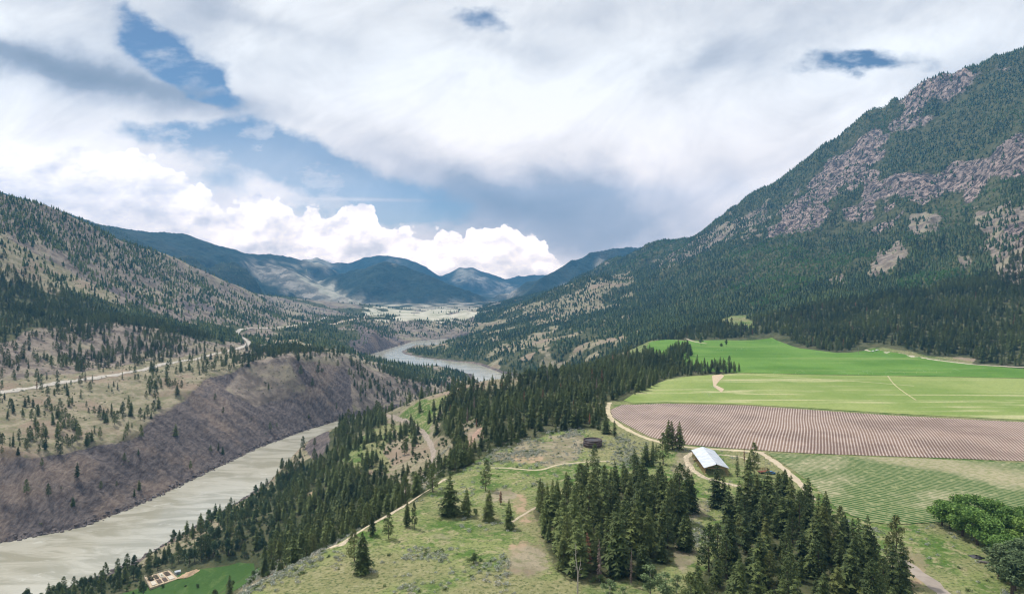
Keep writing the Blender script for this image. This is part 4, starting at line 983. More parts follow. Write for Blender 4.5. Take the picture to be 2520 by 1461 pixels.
pick = np.where(alder, 6 + rng.integers(0, 3, len(X)), np.where(KIND == 1, 4 + rng.integers(0, 2, len(X)), rng.integers(0, 4, len(X))))
stuff('mountain_forest', 'dense conifer forest covering the mountainsides', far, X[fm_], Y[fm_], Zt[fm_] - .3, H[fm_] * 1.05, pick[fm_])
print('TREES', len(X), used.sum(), nm_.sum(), fm_.sum())

P = cand(3.0, 150, 620); x, y = P[:,0], P[:,1]; l, a_ = gidx(x, y); tt = T_[np.clip(np.round(l).astype(int), 0, NR-1), np.clip(np.round(a_).astype(int), 0, NA-1)]
ok = (rng.random(len(x)) < np.where(tt > .2, .30, .012) * (fbm(x, y, 20, 2, 120) > -.1)) & (tt > .001) & (x > -330) & (sample(rd, x, y) > 6); x, y = x[ok], y[ok]
stuff('undergrowth', 'leafy shrubs growing under and around the near stands', [p[2] for p in PROTO['shrub']], x, y, sample(TZ, x, y) - .1, rng.uniform(.35, 1.15, len(x)), rng.integers(0, 2, len(x)))
# sagebrush and low brush on the open ground
P = cand(1.7, 150, 520); x, y = P[:,0], P[:,1]
l, a_ = gidx(x, y); zi = Z_[np.clip(np.round(l).astype(int), 0, NR-1), np.clip(np.round(a_).astype(int), 0, NA-1)]
inf = sample(fm, x, y) > .05
pp = (np.where(zi == 1, .14, np.where(zi == 0, .05, 0)) + .75 * sample(SG, x, y)) * (.5 + 2.6 * np.clip(fbm(x, y, 14, 3, 101) + .1, 0, 1) * 2) * (fbm(x, y, 60, 2, 102) > -.18)
ok = (rng.random(len(x)) < pp) & (x > -130) & ~inf & (np.abs(x / y) < .85)
for L, w in T_clear:
    mm = ok & (x > L[:,0].min()-9) & (x < L[:,0].max()+9) & (y > L[:,1].min()-9) & (y < L[:,1].max()+9)
    d, _ = segdist(x[mm], y[mm], L); t = ok[mm]; t[d < w - .9] = False; ok[mm] = t
x, y = x[ok], y[ok]
def bush(seed, mat, n=60, rad=1.1, size=.30):
    r = random.Random(seed); v = []; f = []
    blade_cloud(r, (0, 0, .35), rad, n, size, v, f, .55); return mesh_np('bush', v, f, M[mat], link=False).data
stuff('sagebrush', 'grey green sagebrush dotted over the dry bench slopes', [bush(1, 'sage'), bush(2, 'sage'), bush(3, 'sage', 60, .9), bush(4, 'shrub', 50, .8)], x, y, sample(TZ, x, y) - .05, rng.uniform(.5, 1.25, len(x)),
      np.where(rng.random(len(x)) < .86, rng.integers(0, 3, len(x)), 3))
L_ = []
for chn in (bank_w, bank_e):
    for (x0, y0), (x1, y1) in zip(chn[:-1], chn[1:]):
        ln = math.hypot(x1-x0, y1-y0); k = int(ln * .9) if max(y0, y1) < 1500 and min(x0, x1) > -620 and min(y0, y1) > 120 else 0
        t = rng.random(k); L_.append(np.stack([x0 + (x1-x0)*t + rng.normal(0, 1.6, k), y0 + (y1-y0)*t + rng.normal(0, 1.6, k)], -1))
L_ = np.concatenate(L_)
def rockmesh(seed, mt):
    r = random.Random(seed); bm = bmesh.new(); bmesh.ops.create_icosphere(bm, subdivisions=2, radius=1.0)
    for v_ in bm.verts: q = r.uniform(.72, 1.12); v_.co = Vector((v_.co.x * 1.25 * q, v_.co.y * q, v_.co.z * .65 * q))
    me = bpy.data.meshes.new('shore_rock'); bm.to_mesh(me); bm.free(); me.materials.append(mt); return me
rkm = simple('wet_rock', (.11,.09,.085), .4, 1.2, .7, .3)
stuff('shore_rocks', 'dark boulders strewn along the water line of the river', [rockmesh(1, rkm), rockmesh(2, rkm)], L_[:,0], L_[:,1], np.maximum(sample(TZ, L_[:,0], L_[:,1]), 0) + .1, rng.uniform(.4, 1.7, len(L_)) ** 1.2, rng.integers(0, 2, len(L_)))
# low scrub on the far terraces
P = cand(5.5, 430, 1500); x, y = P[:,0], P[:,1]; l, a_ = gidx(x, y); zi = Z_[np.clip(np.round(l).astype(int), 0, NR-1), np.clip(np.round(a_).astype(int), 0, NA-1)]
ok = (rng.random(len(x)) < np.where((zi == 1) | (zi == 7), .28, np.where(zi == 2, .03, 0)) * (fbm(x, y, 30, 3, 104) > -.1)) & ((x < -150) | (y > 600)) & (x < 60) & (x / y > -.85) & (sample(rd, x, y) > 4)
x, y = x[ok], y[ok]
stuff('scrub', 'low dark scrub dotted over the terraces across the river', [bush(5, 'shrub', 40, 1.1, .45), bush(6, 'shrub', 40, 1.1, .4)], x, y, sample(TZ, x, y), rng.uniform(.5, 1.3, len(x)), rng.integers(0, 2, len(x)))

# ------------------------------------------------------------------ built things
def metal_roof():
    m, n, b = material('galvanised_roof', .42, .5)
    co = n.new('ShaderNodeTexCoord').outputs['Object']; s = n.sep(co)
    w = n.m('FRACT', n.m('MULTIPLY', s[1], 1.1)); rib = n.m('MULTIPLY', n.ss(w, .0, .1), n.ss(w, .25, .15))
    c = n.mix(n.ss(n.noise(co, .35, 3), .35, .65), (.52,.56,.62), (.66,.69,.74)); n.put(b.inputs['Base Color'], n.mix(n.m('MULTIPLY', rib, .3), c, (.4,.43,.48)))
    b.inputs['Metallic'].default_value = .25
    bp = n.new('ShaderNodeBump'); bp.inputs['Distance'].default_value = .06; n.put(bp.inputs['Height'], rib); n.put(b.inputs['Normal'], bp.outputs[0]); return m
bx, by = 99.9, 333.6; bz = gz(100, 350) - .05
barn = empty('barn', (bx, by, bz), -math.atan2(2.9, 34)); tag(barn, 'long open-sided timber barn with pale metal gable roof beside the striped field', 'barn')
W2, LN, EV, RG = 5.5, 34.0, 4.0, 5.75
for sgn in (-1, 1):
    mb = MB(); o = .7; x1 = sgn * (W2 + .55); ze = EV - .55 * (RG - EV) / W2
    pts = [(0, -o, RG), (x1, -o, ze), (x1, LN + o, ze), (0, LN + o, RG)]
    mb.poly([(p[0], p[1], p[2] + .12) for p in (pts if sgn < 0 else pts[::-1])]); mb.poly([(p[0], p[1], p[2]) for p in (pts[::-1] if sgn < 0 else pts)])
    for k in range(4):
        p, q = pts[k], pts[(k+1) % 4]; mb.poly([p, q, (q[0], q[1], q[2] + .12), (p[0], p[1], p[2] + .12)])
    mb.build('roof', bpy.data.materials.get('galvanised_roof') or metal_roof(), barn)
for y0 in (-.62, LN + .5):
    mb = MB(); mb.poly([(-W2 - .5, y0, EV - .38), (0, y0, RG - .22), (W2 + .5, y0, EV - .38), (W2 + .5, y0, EV - .12), (0, y0, RG - .02), (-W2 - .5, y0, EV - .12)])
    mb.poly([(-W2 - .5, y0 + .08, EV - .38), (0, y0 + .08, RG - .22), (W2 + .5, y0 + .08, EV - .38), (W2 + .5, y0 + .08, EV - .12), (0, y0 + .08, RG - .02), (-W2 - .5, y0 + .08, EV - .12)][::-1])
    mb.build('fascia', M['wood'], barn)
for sgn in (-1, 1):
    for k in range(13):
        MB().box(sgn*W2 - .13, sgn*W2 + .13, k*LN/12 - .13, k*LN/12 + .13, -.4, EV - .22).build('post', M['wood'], barn)
    MB().box(sgn*W2 - .09, sgn*W2 + .09, -.3, LN + .3, EV - .215, EV - .02).build('eave_beam', M['wood'], barn)
for k in range(0, 13, 2):
    y0 = k*LN/12 + .2; mb = MB().box(-W2, W2, y0, y0 + .12, EV - .42, EV - .23)
    for sgn in (-1, 1):
        mb.tube((sgn * W2, y0 + .06, EV - .2), (0, y0 + .06, RG - .15), .08, .08, 4); mb.tube((sgn * W2 * .5, y0 + .06, EV - .25), (0, y0 + .06, RG - .3), .05, .05, 4)
    mb.tube((0, y0 + .06, EV - .25), (0, y0 + .06, RG - .3), .06, .06, 4)
    mb.build('truss', M['wood'], barn)
for k, (hx, hy) in enumerate(((-3.2, 27), (-1.4, 27.5), (2.6, 29), (3.9, 24))):
    mb = MB(); mb.tube((hx - .75, hy, .62), (hx + .75, hy, .62), .62, .62, 14)
    o = mb.build('hay_bale', simple('hay', (.30,.24,.12), .25, 3) if k == 0 else bpy.data.materials['hay'], None, True); o.location = (bx + .05, by, bz)
    tag(o, ('round hay bale deep inside the barn near its left posts', 'second round hay bale from the left inside the barn', 'round hay bale at the back right inside the barn', 'nearest round hay bale against the right posts of the barn')[k], 'hay bale', 'hay bales in the barn')

def lathe(prof, n, sy=1.0):
    v, f = [], []
    for r, z in prof:
        for i in range(n): v.append((r*math.cos(2*math.pi*i/n), r*math.sin(2*math.pi*i/n)*sy, z))
    for k in range(len(prof) - 1):
        for i in range(n):
            j = (i+1) % n; f.append((k*n+i, k*n+j, (k+1)*n+j, (k+1)*n+i))
    return v, f
tx, ty, tz_ = wz(1461, 1101, 105); ty += 5.3; tz_ = gz(tx, ty)
tank = empty('water_tank', (tx, ty, tz_)); tag(tank, 'dark brown round open-topped tank on the bench left of the striped field', 'water tank')
rustm = simple('stained_steel', (.085,.062,.06), .35, .8, .6, .3)
v, f = lathe([(5.3, -.4), (5.3, 1.25), (5.36, 1.27), (5.36, 1.33), (5.3, 1.35), (5.3, 2.55), (5.36, 2.57), (5.36, 2.63), (5.3, 2.65), (5.3, 3.75), (5.2, 3.75), (5.2, -.2)], 48); mesh_np('tank_wall', v, f, rustm, True, tank)
v, f = lathe([(5.2, 3.76), (5.45, 3.76), (5.45, 3.9), (5.2, 3.9), (5.2, 3.76)], 48); mesh_np('rim', v, f, simple('rim_steel', (.12,.085,.075), .3, 1), False, tank)
v, f = lathe([(5.19, 3.1), (2.5, 3.3), (.01, 3.38)], 48); mesh_np('cover', v, f, simple('tank_cover', (.07,.065,.07), .3, .8), True, tank)
mb = MB()
for s in (-.25, .25): mb.tube((5.42, s, -.2), (5.42, s, 4.3), .04, .04, 5)
for k in range(10): mb.tube((5.42, -.25, .3 + k*.38), (5.42, .25, .3 + k*.38), .025, .025, 4)
mb.build('ladder', rustm, tank)

# machinery by the yard
gx, gy, g0 = hit(1880, 1163)
w_ = empty('hay_wagon', (gx, gy, g0), .35); tag(w_, 'rust red flatbed farm wagon with upright rack beside the sandy lane', 'farm wagon')
rr_ = simple('rust_paint', (.20,.075,.05), .3, 2)
MB().box(-3.1, 3.1, -1.15, 1.15, .8, 1.0).build('deck', rr_, w_)
mb = MB()
for x_ in (-3.0, -1.5, 0, 1.5, 3.0): mb.box(x_-.05, x_+.05, 1.06, 1.14, 1.0, 2.2)
for z_ in (1.4, 1.8, 2.15): mb.box(-3.1, 3.1, 1.141, 1.18, z_-.07, z_+.07)
mb.build('rack', rr_, w_)
for x_ in (-2.1, 2.1):
    for y_ in (-1.0, 1.0): MB().tube((x_, y_-.13, .42), (x_, y_+.13, .42), .42, .42, 14).build('wheel', simple('rubber', (.03,.03,.03)) if 'rubber' not in bpy.data.materials else bpy.data.materials['rubber'], w_)
MB().tube((3.1, 0, .75), (4.6, 0, .5), .07, .05).build('drawbar', rr_, w_)
gx, gy, g0 = hit(1898, 1166)
c_ = empty('car', (gx, gy, g0), .25); tag(c_, 'small blue car parked at the right end of the rust red wagon', 'car')
bl_ = simple('blue_paint', (.05,.16,.34), .08, 1, .3, .5); gl_ = simple('window_glass', (.03,.04,.05), .1, 1, .15, .6)
def carbody(L, W, H1, H2, sect):
    v = []; f = []
    for x_, z_, w in sect: v += [(x_, -w, .32), (x_, -w, z_), (x_, w, z_), (x_, w, .32)]
    for i in range(len(sect) - 1):
        for k in range(4): f.append((i*4+k, i*4+(k+1) % 4, (i+1)*4+(k+1) % 4, (i+1)*4+k))
    f += [(3,2,1,0), tuple(len(v)-4+k for k in range(4))]; return v, f
v, f = carbody(0,0,0,0,[(-2.1,.72,.76),(-1.95,.92,.84),(-.9,.98,.87),(.9,.98,.87),(1.8,.88,.84),(2.1,.66,.74)]); mesh_np('body', v, None, bl_, False, c_, ngons=f)
v = [(-1.55,-.78,.96),(-1.55,.78,.96),(-1.0,.66,1.45),(-1.0,-.66,1.45),(.45,-.66,1.45),(.45,.66,1.45),(1.1,.78,.96),(1.1,-.78,.96)]
mesh_np('cabin', v, None, gl_, False, c_, ngons=[(0,3,2,1),(3,4,5,2),(4,7,6,5),(0,7,4,3),(1,2,5,6)])
MB().box(-1.0, .45, -.67, .67, 1.452, 1.50).build('roof', bl_, c_)
for x_ in (-1.3, 1.3):
    for y_ in (-.82, .82): MB().tube((x_, y_-.1, .32), (x_, y_+.1, .32), .32, .32, 14).build('wheel', bpy.data.materials['rubber'], c_)
for y_ in (-.55, .55): MB().box(2.07, 2.115, y_-.16, y_+.16, .52, .64).build('headlight', simple('lamp_glass', (.7,.7,.68), .05, 1, .2) if 'lamp_glass' not in bpy.data.materials else bpy.data.materials['lamp_glass'], c_)
gx, gy, g0 = hit(1889, 1160)
fr = empty('frame', (gx, gy, g0), .3); fr.name = 'swing_frame'; tag(fr, 'tall thin pale pipe frame rising behind the rust red wagon', 'pipe frame'); pm = simple('pale_pipe', (.5,.48,.42), .1)
for s in (-1.4, 1.4): MB().tube((s, 0, -.2), (s, 0, 5.2), .06, .06).build('upright', pm, fr)
MB().tube((-1.4, 0, 5.15), (1.4, 0, 5.15), .06, .06).build('crossbar', pm, fr)
for px, py, lb, rz in ((2149,866,'white pickup truck at the forest edge, left of a second one',.5),(2158,864,'white pickup truck at the forest edge, right of its twin',.4)):
    gx, gy, g0 = hit(px, py); t_ = empty('pickup_truck', (gx, gy, g0 + .3), rz); tag(t_, lb, 'pickup truck', 'white trucks at the forest edge'); wp = bpy.data.materials.get('white_paint') or simple('white_paint', (.75,.75,.73), .04, 1, .35, .5)
    v, f = carbody(0,0,0,0,[(-2.7,.95,.9),(-.4,1.0,.95),(1.3,1.0,.95),(2.5,.95,.9),(2.7,.75,.84)]); mesh_np('body', v, None, wp, False, t_, ngons=f)
    v = [(-.5,-.85,1.0),(-.5,.85,1.0),(-.3,.72,1.75),(-.3,-.72,1.75),(.9,-.72,1.75),(.9,.72,1.75),(1.5,.85,1.0),(1.5,-.85,1.0)]
    mesh_np('cabin', v, None, wp, False, t_, ngons=[(0,3,2,1),(3,4,5,2),(4,7,6,5),(0,7,4,3),(1,2,5,6)])
    for x_ in (-1.7, 1.7):
        for y_ in (-.9, .9): MB().tube((x_, y_-.12, .38), (x_, y_+.12, .38), .38, .38, 12).build('wheel', bpy.data.materials['rubber'], t_)
# poles at the forest edge
for px, py, lb in ((2113,872,'weathered pole before the forest left of the white trucks'),(2478,900,'weathered pole between two dark trees near the right edge')):
    gx, gy, g0 = hit(px, py); p_ = empty('utility_pole', (gx, gy, g0)); tag(p_, lb, 'utility pole'); pw = simple('pole_wood', (.30,.27,.22), .2)
    MB().tube((0,0,-.5), (0,0,9.5), .17, .12, 8).build('pole', pw, p_); MB().box(-1.1,1.1,-.06,.06,8.7,8.86).build('crossarm', pw, p_)
# dark clutter in the pasture
for px, py, sx_, lb, nm, mt in ((2404,1372,1.0,'black tarpaulin heap left of the weathered log pile in the pasture','tarpaulin_heap',simple('black_tarp', (.02,.02,.025), .2, 2, .5, .4)),(2424,1384,.9,'weathered log pile right of the black heap in the pasture','log_pile',simple('grey_log', (.20,.18,.16), .3, 2))):
    gx, gy, g0 = hit(px, py)
    if nm == 'log_pile':
        mb = MB(); r_ = random.Random(3)
        for k in range(7): mb.tube((-1.9 + r_.uniform(-.3,.3), (k % 4) * .34 - .6, .18 + (k // 4) * .3), (1.9 + r_.uniform(-.3,.3), (k % 4) * .34 - .55, .18 + (k // 4) * .3), .17, .14, 8)
        o = mb.build(nm, mt)
    else:
        v = []; f = []; n_ = 14
        for j in range(6):
            for i in range(n_):
                a_ = 6.283 * i / n_; q = (1 - (j / 5) ** 1.6) * (1.7 + .35 * math.sin(3*a_) + .25 * math.sin(5*a_ + 1)) + .02; v.append((q*math.cos(a_)*1.3, q*math.sin(a_)*.7, .95 * (j/5) + .1 * math.sin(4*a_ + j) * (j > 0)))
        f = [(j*n_+i, j*n_+(i+1) % n_, (j+1)*n_+(i+1) % n_, (j+1)*n_+i) for j in range(5) for i in range(n_)]
        o = mesh_np(nm, v, None, mt, False, ngons=f)
    o.location = (gx, gy, g0); o.rotation_euler = (0, 0, -.5); tag(o, lb, nm.replace('_', ' '))
# garden on the river flat
c4 = [Vector(hit(*p)) for p in ((355,1436),(416,1414),(439,1423),(369,1452))]; zg = max(p.z for p in c4) + .12
cen = sum(c4, Vector()) / 4; cen.z = zg
gd = empty('garden', cen); tag(gd, 'fenced sandy vegetable garden with square planting beds on the green lawn', 'garden')
sand = simple('garden_sand', (.50,.39,.27), .12, .5); mb = MB(); L = [p - cen for p in c4]
mb.poly([(p.x, p.y, 0) for p in L][::-1]) if (L[1]-L[0]).cross(L[2]-L[0]).z < 0 else mb.poly([(p.x, p.y, 0) for p in L]); b0 = mb.v[:4]
for k in range(4): p, q = b0[k], b0[(k+1) % 4]; mb.poly([p, q, (q[0], q[1], -1.2), (p[0], p[1], -1.2)])
mb.build('yard', sand, gd)
def inq(s, t, z): p = L[0]*(1-s)*(1-t) + L[1]*s*(1-t) + L[2]*s*t + L[3]*(1-s)*t; return (p.x, p.y, z)
edge = simple('bed_edging', (.55,.50,.42), .1); soil_ = simple('bed_soil', (.09,.065,.05), .3, 1); plant = M['shrub']
k = 0
for s0, s1 in ((.10,.26),(.32,.46),(.52,.66),(.72,.9)):
    for t0, t1 in ((.12,.48),(.58,.9)):
        c = [(s0,t0),(s1,t0),(s1,t1),(s0,t1)]
        mb = MB(); q = [inq(*p, .02) for p in c]; u = [inq(*p, .38) for p in c]; mb.poly(u)
        for i in range(4): mb.poly([q[i], q[(i+1)%4], u[(i+1)%4], u[i]])
        bed = mb.build('planting_bed', (soil_, edge, soil_, soil_, edge, soil_, soil_, edge)[k], gd)
        if k % 2 == 0:
            v = []; f = []; r_ = random.Random(k)
            for _ in range(9): blade_cloud(r_, inq(r_.uniform(s0+.02, s1-.02), r_.uniform(t0+.04, t1-.04), .55), .5, 20, .16, v, f, .6)
            mesh_np('plants', v, f, plant, False, bed)
        k += 1
mb = MB()
for i in range(4):
    a, b = Vector(inq(*((0,0),(1,0),(1,1),(0,1))[i], 0)), Vector(inq(*((0,0),(1,0),(1,1),(0,1))[(i+1)%4], 0)); nn_ = max(3, int((b-a).length/2.5))
    for j in range(nn_): p = a.lerp(b, j/nn_); mb.box(p.x-.05, p.x+.05, p.y-.05, p.y+.05, -.3, 1.1)
    for z_ in (.5, 1.0): mb.tube(a + Vector((0,0,z_)), b + Vector((0,0,z_)), .04, .04, 4)
mb.build('fence', edge, gd)
gx, gy, g0 = hit(452, 1412); pile = []
v = []; f = []; n_ = 22
for j in range(7):
    for i in range(n_):
        a_ = 6.283*i/n_; q = (1 - (j/6)**1.4) * (1 + .15*math.sin(3*a_+j) + .1*math.sin(7*a_)) + .01; v.append((q*math.cos(a_)*9, q*math.sin(a_)*4.2, -1 + 2.6*(j/6) + .3*math.sin(5*a_+j*2)*(0 < j < 6)))
f = [(j*n_+i, j*n_+(i+1)%n_, (j+1)*n_+(i+1)%n_, (j+1)*n_+i) for j in range(6) for i in range(n_)]
gx, gy, g0 = hit(478, 1408); o = mesh_np('dirt_mound', v, None, simple('mound_dirt', (.42,.30,.19), .25, .4), True, ngons=f); o.location = (gx, gy, g0); o.rotation_euler = (0,0,.75); tag(o, 'long tan dirt mound behind the lawn, right of the garden', 'dirt mound')
gx, gy, g0 = hit(437, 1413); sh_ = empty('garden_shed', (gx, gy, g0), .6); tag(sh_, 'tiny grey garden shed between the garden and the dirt mound', 'shed')
MB().box(-1.6,1.6,-1.2,1.2,-.3,2.1).build('wall', simple('shed_board', (.34,.36,.38), .15), sh_)
MB().poly([(-1.8,-1.4,2.1),(1.8,-1.4,2.1),(1.8,0,2.75),(-1.8,0,2.75)]).poly([(-1.8,0,2.75),(1.8,0,2.75),(1.8,1.4,2.1),(-1.8,1.4,2.1)]).build('roof', simple('shed_roof', (.5,.53,.56), .1), sh_)
MB().box(-.45,.45,-1.24,-1.203,-.2,1.8).build('door', simple('shed_door', (.2,.22,.24), .1), sh_)
gx, gy, g0 = wz(188, 1475, 13); g0 = gz(gx, gy); can = empty('canopy_tent', (gx, gy, g0)); tag(can, 'teal dome canopy roof among trees at the lower left edge', 'canopy')
v, f = lathe([(3.3, 3.2), (3.1, 3.9), (2.5, 4.6), (1.5, 5.1), (.02, 5.3)], 20); mesh_np('roof', v, f, simple('teal_cloth', (.02,.27,.22), .1), True, can)
for k in range(6): a_ = k*1.047; MB().tube((3.1*math.cos(a_),3.1*math.sin(a_),-.3), (3.1*math.cos(a_),3.1*math.sin(a_),3.3), .06, .06).build('pole', pm, can)

# sprinklers with their spray
mist = material('water_spray', .5, .3)[0]; nn = N(mist.node_tree); bb = mist.node_tree.nodes['Principled BSDF']; bb.inputs['Base Color'].default_value = (.85,.9,.9,1); bb.inputs['Alpha'].default_value = .5
def sprinkler(px, py, s, lb, grp, seed):
    gx, gy, g0 = hit(px, py); e = empty('sprinkler', (gx, gy, g0 + .2)); tag(e, lb, 'sprinkler', grp)
    mb = MB().tube((0,0,-.3), (0,0,1.3), .05, .05, 6).tube((0,0,1.3), (.35,0,1.5), .04, .03, 5); mb.box(-.3,.3,-.04,.04,-.02,.04); mb.build('riser', pm, e)
    r_ = random.Random(seed); v = []; f = []
    for _ in range(260):
        t = r_.random(); a_ = r_.gauss(0, .22) + (0 if seed % 2 else 3.14) ; d = t * 7 * s; h = 1.4 + 3.2*s*(t - t*t)*2.1 + r_.gauss(0, .12 + .3*t)
        p = (d*math.cos(a_), d*math.sin(a_), max(.1, h)); b = len(v); q = .06 + .07 * t
        for k in range(3): v.append(tuple(p[m] + r_.uniform(-q, q) for m in range(3)))
        f.append((b, b+1, b+2))
    mesh_np('spray', v, f, mist, False, e)
ordn = ['leftmost','second','third','fourth','fifth','sixth','seventh','eighth','ninth','rightmost']
for k, (px, py) in enumerate(((1925,925-8),(1958,914),(2085,917),(2113,916),(2148,915),(2180,916),(2225,915),(2255,913),(2305,911),(2340,911))):
    sprinkler(px, py + 6, 1.3, f'{ordn[k]} throwing white spray along the near edge of the vivid green field' if k in (0, 9) else f'{ordn[k]} sprinkler from left spraying along the vivid green field edge', 'sprinklers along the vivid green field', k)
for k, (px, py) in enumerate(((1658,845),(1760,862),(1778,860),(1812,858),(1838,856))):
    sprinkler(px, py + 4, 1.1, f'small distant sprinkler, {ordn[k+1] if k else "first"} from left at the top of the green field', 'sprinklers at the top of the green field', 20 + k)
def bigspray(px, py, s, lb, seed):
    gx, gy, g0 = hit(px, py); e = empty('sprinkler', (gx, gy, g0 + .2)); tag(e, lb, 'sprinkler', 'large sprinklers on the hay field')
    MB().tube((0,0,-.3), (0,0,1.6), .06, .06, 6).tube((0,0,1.6), (.5,0,1.9), .05, .03, 5).box(-.4,.4,-.05,.05,-.02,.05).build('riser', pm, e)
    r_ = random.Random(seed); v = []; f = []
    for _ in range(520):
        p = (r_.gauss(0, 1.6)*s + r_.uniform(-1,1)*2, r_.gauss(0, 3.0)*s, abs(r_.gauss(0, 1.6))*s + .3); b = len(v); q = r_.uniform(.06, .15)
        for k in range(3): v.append(tuple(p[m] + r_.uniform(-q, q) for m in range(3)))
        f.append((b, b+1, b+2))
    mesh_np('spray', v, f, mist, False, e)
bigspray(1746, 975, 1.25, 'large white sprinkler plume nearest the striped field', 51); bigspray(1770, 934, 1.1, 'white sprinkler plume at the foot of the field-side firs', 52)
bigspray(1758, 955, .8, 'faint sprinkler plume between the two larger plumes on the hay field', 53)
# dry strip worn by the sprinkler line
drape('bare_strip', [hit(x, y)[:2] for x, y in ((1752,925),(1775,921),(1782,926),(1768,940),(1762,948),(1782,958),(1776,966),(1756,952),(1754,940))], sand, 'bare sandy patches under the sprinkler line', .36, 3)

# ------------------------------------------------------------------ air
def world_and_haze():
    hz = MB().box(-8100, 8100, -8100, 8100, -9, ZTOP).build('haze', None); tag(hz, 'thin blue summer haze filling the valley', None, None, 'stuff')
    m = bpy.data.materials.new('air'); m.use_nodes = True; nt = m.node_tree; nt.nodes.clear()
    o = nt.nodes.new('ShaderNodeOutputMaterial'); v = nt.nodes.new('ShaderNodeVolumePrincipled')
    v.inputs['Color'].default_value = (.12, .47, .95, 1); v.inputs['Density'].default_value = HAZE; v.inputs['Anisotropy'].default_value = .0
    nt.links.new(v.outputs[0], o.inputs['Volume']); hz.data.materials.append(m)
    w = bpy.data.worlds.new('World'); scene.world = w; w.use_nodes = True; nt = w.node_tree; nt.nodes.clear(); n = N(nt)
    d = n.sep(n.new('ShaderNodeTexCoord').outputs['Generated'])
    yy = n.m('MAXIMUM', n.m('ABSOLUTE', d[1]), .08)
    px0 = n.m('ADD', n.m('MULTIPLY', n.m('DIVIDE', d[0], yy), F), CX); py0 = n.m('SUBTRACT', HY, n.m('MULTIPLY', n.m('DIVIDE', d[2], yy), F))
    P0 = n.xyz(px0, py0, 0.0)
    def nz(sc, det, dx=0, r=.55, ysc=1.0, dist=0):
        return n.noise(n.vm('ADD', n.vm('MULTIPLY', P0, (1, ysc, 1)), (dx, dx*.7, 0)), sc, det, r, dist, 2.0, '2D')
    c1 = n.m('SUBTRACT', nz(.0040, 6, 0, .58, 1.5), .5); c2 = n.m('SUBTRACT', nz(.0040, 6, 900, .58, 1.5), .5)
    px = n.m('ADD', px0, n.m('MULTIPLY', c1, 150)); py = n.m('ADD', py0, n.m('MULTIPLY', c2, 100))
    def blob(cx, cy, rx, ry, rot=0, PX_=px, PY_=py, soft=True):
        c, s = math.cos(R(rot)), math.sin(R(rot)); dx = n.m('SUBTRACT', PX_, cx); dy = n.m('SUBTRACT', PY_, cy)
        u = n.m('MULTIPLY_ADD', dx, c / rx, n.m('MULTIPLY', dy, s / rx)); v_ = n.m('MULTIPLY_ADD', dy, c / ry, n.m('MULTIPLY', dx, -s / ry))
        q = n.m('ADD', n.m('MULTIPLY', u, u), n.m('MULTIPLY', v_, v_)); return n.m('POWER', 2.0, n.m('MULTIPLY', q, -1.0))
    def total(L):
        t = None
        for a in L:
            k = n.m('MULTIPLY', blob(*a[1:]), a[0]); t = k if t is None else n.m('ADD', t, k)
        return t
    blue = total([(1.9,455,172,120,44,30),(1.1,540,215,50,28,38),(.8,345,75,80,26,45),(1.0,430,330,120,34,8),(1.3,650,350,120,34,22),(1.35,760,410,170,44,24),(1.2,920,475,150,42,8),(1.1,560,430,110,44,0),
                  (1.0,1040,530,100,34,0),(1.0,1190,44,74,32,10),(1.5,2120,156,120,26,2),(.35,1300,620,100,24,0),(.6,800,520,120,30,0),(-1.1,470,268,150,26,16),(-.5,960,440,40,24,0),(-.45,640,440,120,22,10),(-.5,300,215,100,40,10)])
    trail = n.m('MULTIPLY', blob(900, 491, 150, 3.5, 1, px0, py0), .45)
    fine = n.m('SUBTRACT', nz(.012, 5, 333, .6, 1.7), .5)
    blue = n.ss(n.m('ADD', blue, n.m('MULTIPLY', fine, .85)), .26, 1.08)
    veil = n.m('MAXIMUM', n.ss(nz(.005, 5, 1500, .6, 2.2), .46, .70, 0, .6), n.ss(py0, 240, 430, 0, .34))
    blue = n.m('MULTIPLY', blue, n.m('SUBTRACT', 1, veil))
    blue = n.m('MULTIPLY', blue, n.m('SUBTRACT', 1, trail))
    # brightness of the cloud deck
    grey = total([(.62,170,175,240,38,12),(.20,0,120,200,26,5),(.16,330,30,200,50,10),(.20,2050,60,260,50,-15),(.14,2300,200,200,50,-10),(.26,560,250,150,30,12),(.62,1290,515,260,56,2),(.16,900,430,200,20,20),(.16,1250,440,320,40,5),(.26,1130,450,170,40,24),(.28,1520,585,220,50,-4),(.20,1740,120,150,42,-42),(.12,1900,60,200,40,-20),
                  (.14,1400,440,300,50,10),(.14,1790,430,70,40,20),(.12,560,20,120,40,20),(.10,2000,330,120,50,-30),(.16,1220,110,150,30,15),(.12,1500,30,200,40,0),(.20,1200,620,200,40,0),(.12,660,60,200,30,20)])
    bright = total([(.14,1020,260,230,130,25),(.10,1500,300,200,120,20),(.14,150,420,260,90,10),(.12,1880,60,120,40,0),(.10,2300,90,300,60,0),(.08,2000,240,300,80,0)])
    mott = n.m('MULTIPLY', n.m('SUBTRACT', n.noise(n.xyz(n.m('MULTIPLY', n.m('ADD', n.m('MULTIPLY', px0, .86), n.m('MULTIPLY', py0, -.5)), .0026), n.m('MULTIPLY', n.m('ADD', n.m('MULTIPLY', px0, .5), n.m('MULTIPLY', py0, .86)), .0050)), 1, 5, .58, .4, 2.0, '2D'), .5), .55); mott2 = n.m('MULTIPLY', n.m('SUBTRACT', nz(.017, 3, 2600, .5, 1.5), .5), .07)
    lum = n.m('ADD', n.m('SUBTRACT', .87, grey), n.m('ADD', bright, n.m('ADD', mott, mott2)))
    # cumulus bank on the horizon
    fc = n.new('ShaderNodeFloatCurve'); cur = fc.mapping.curves[0]
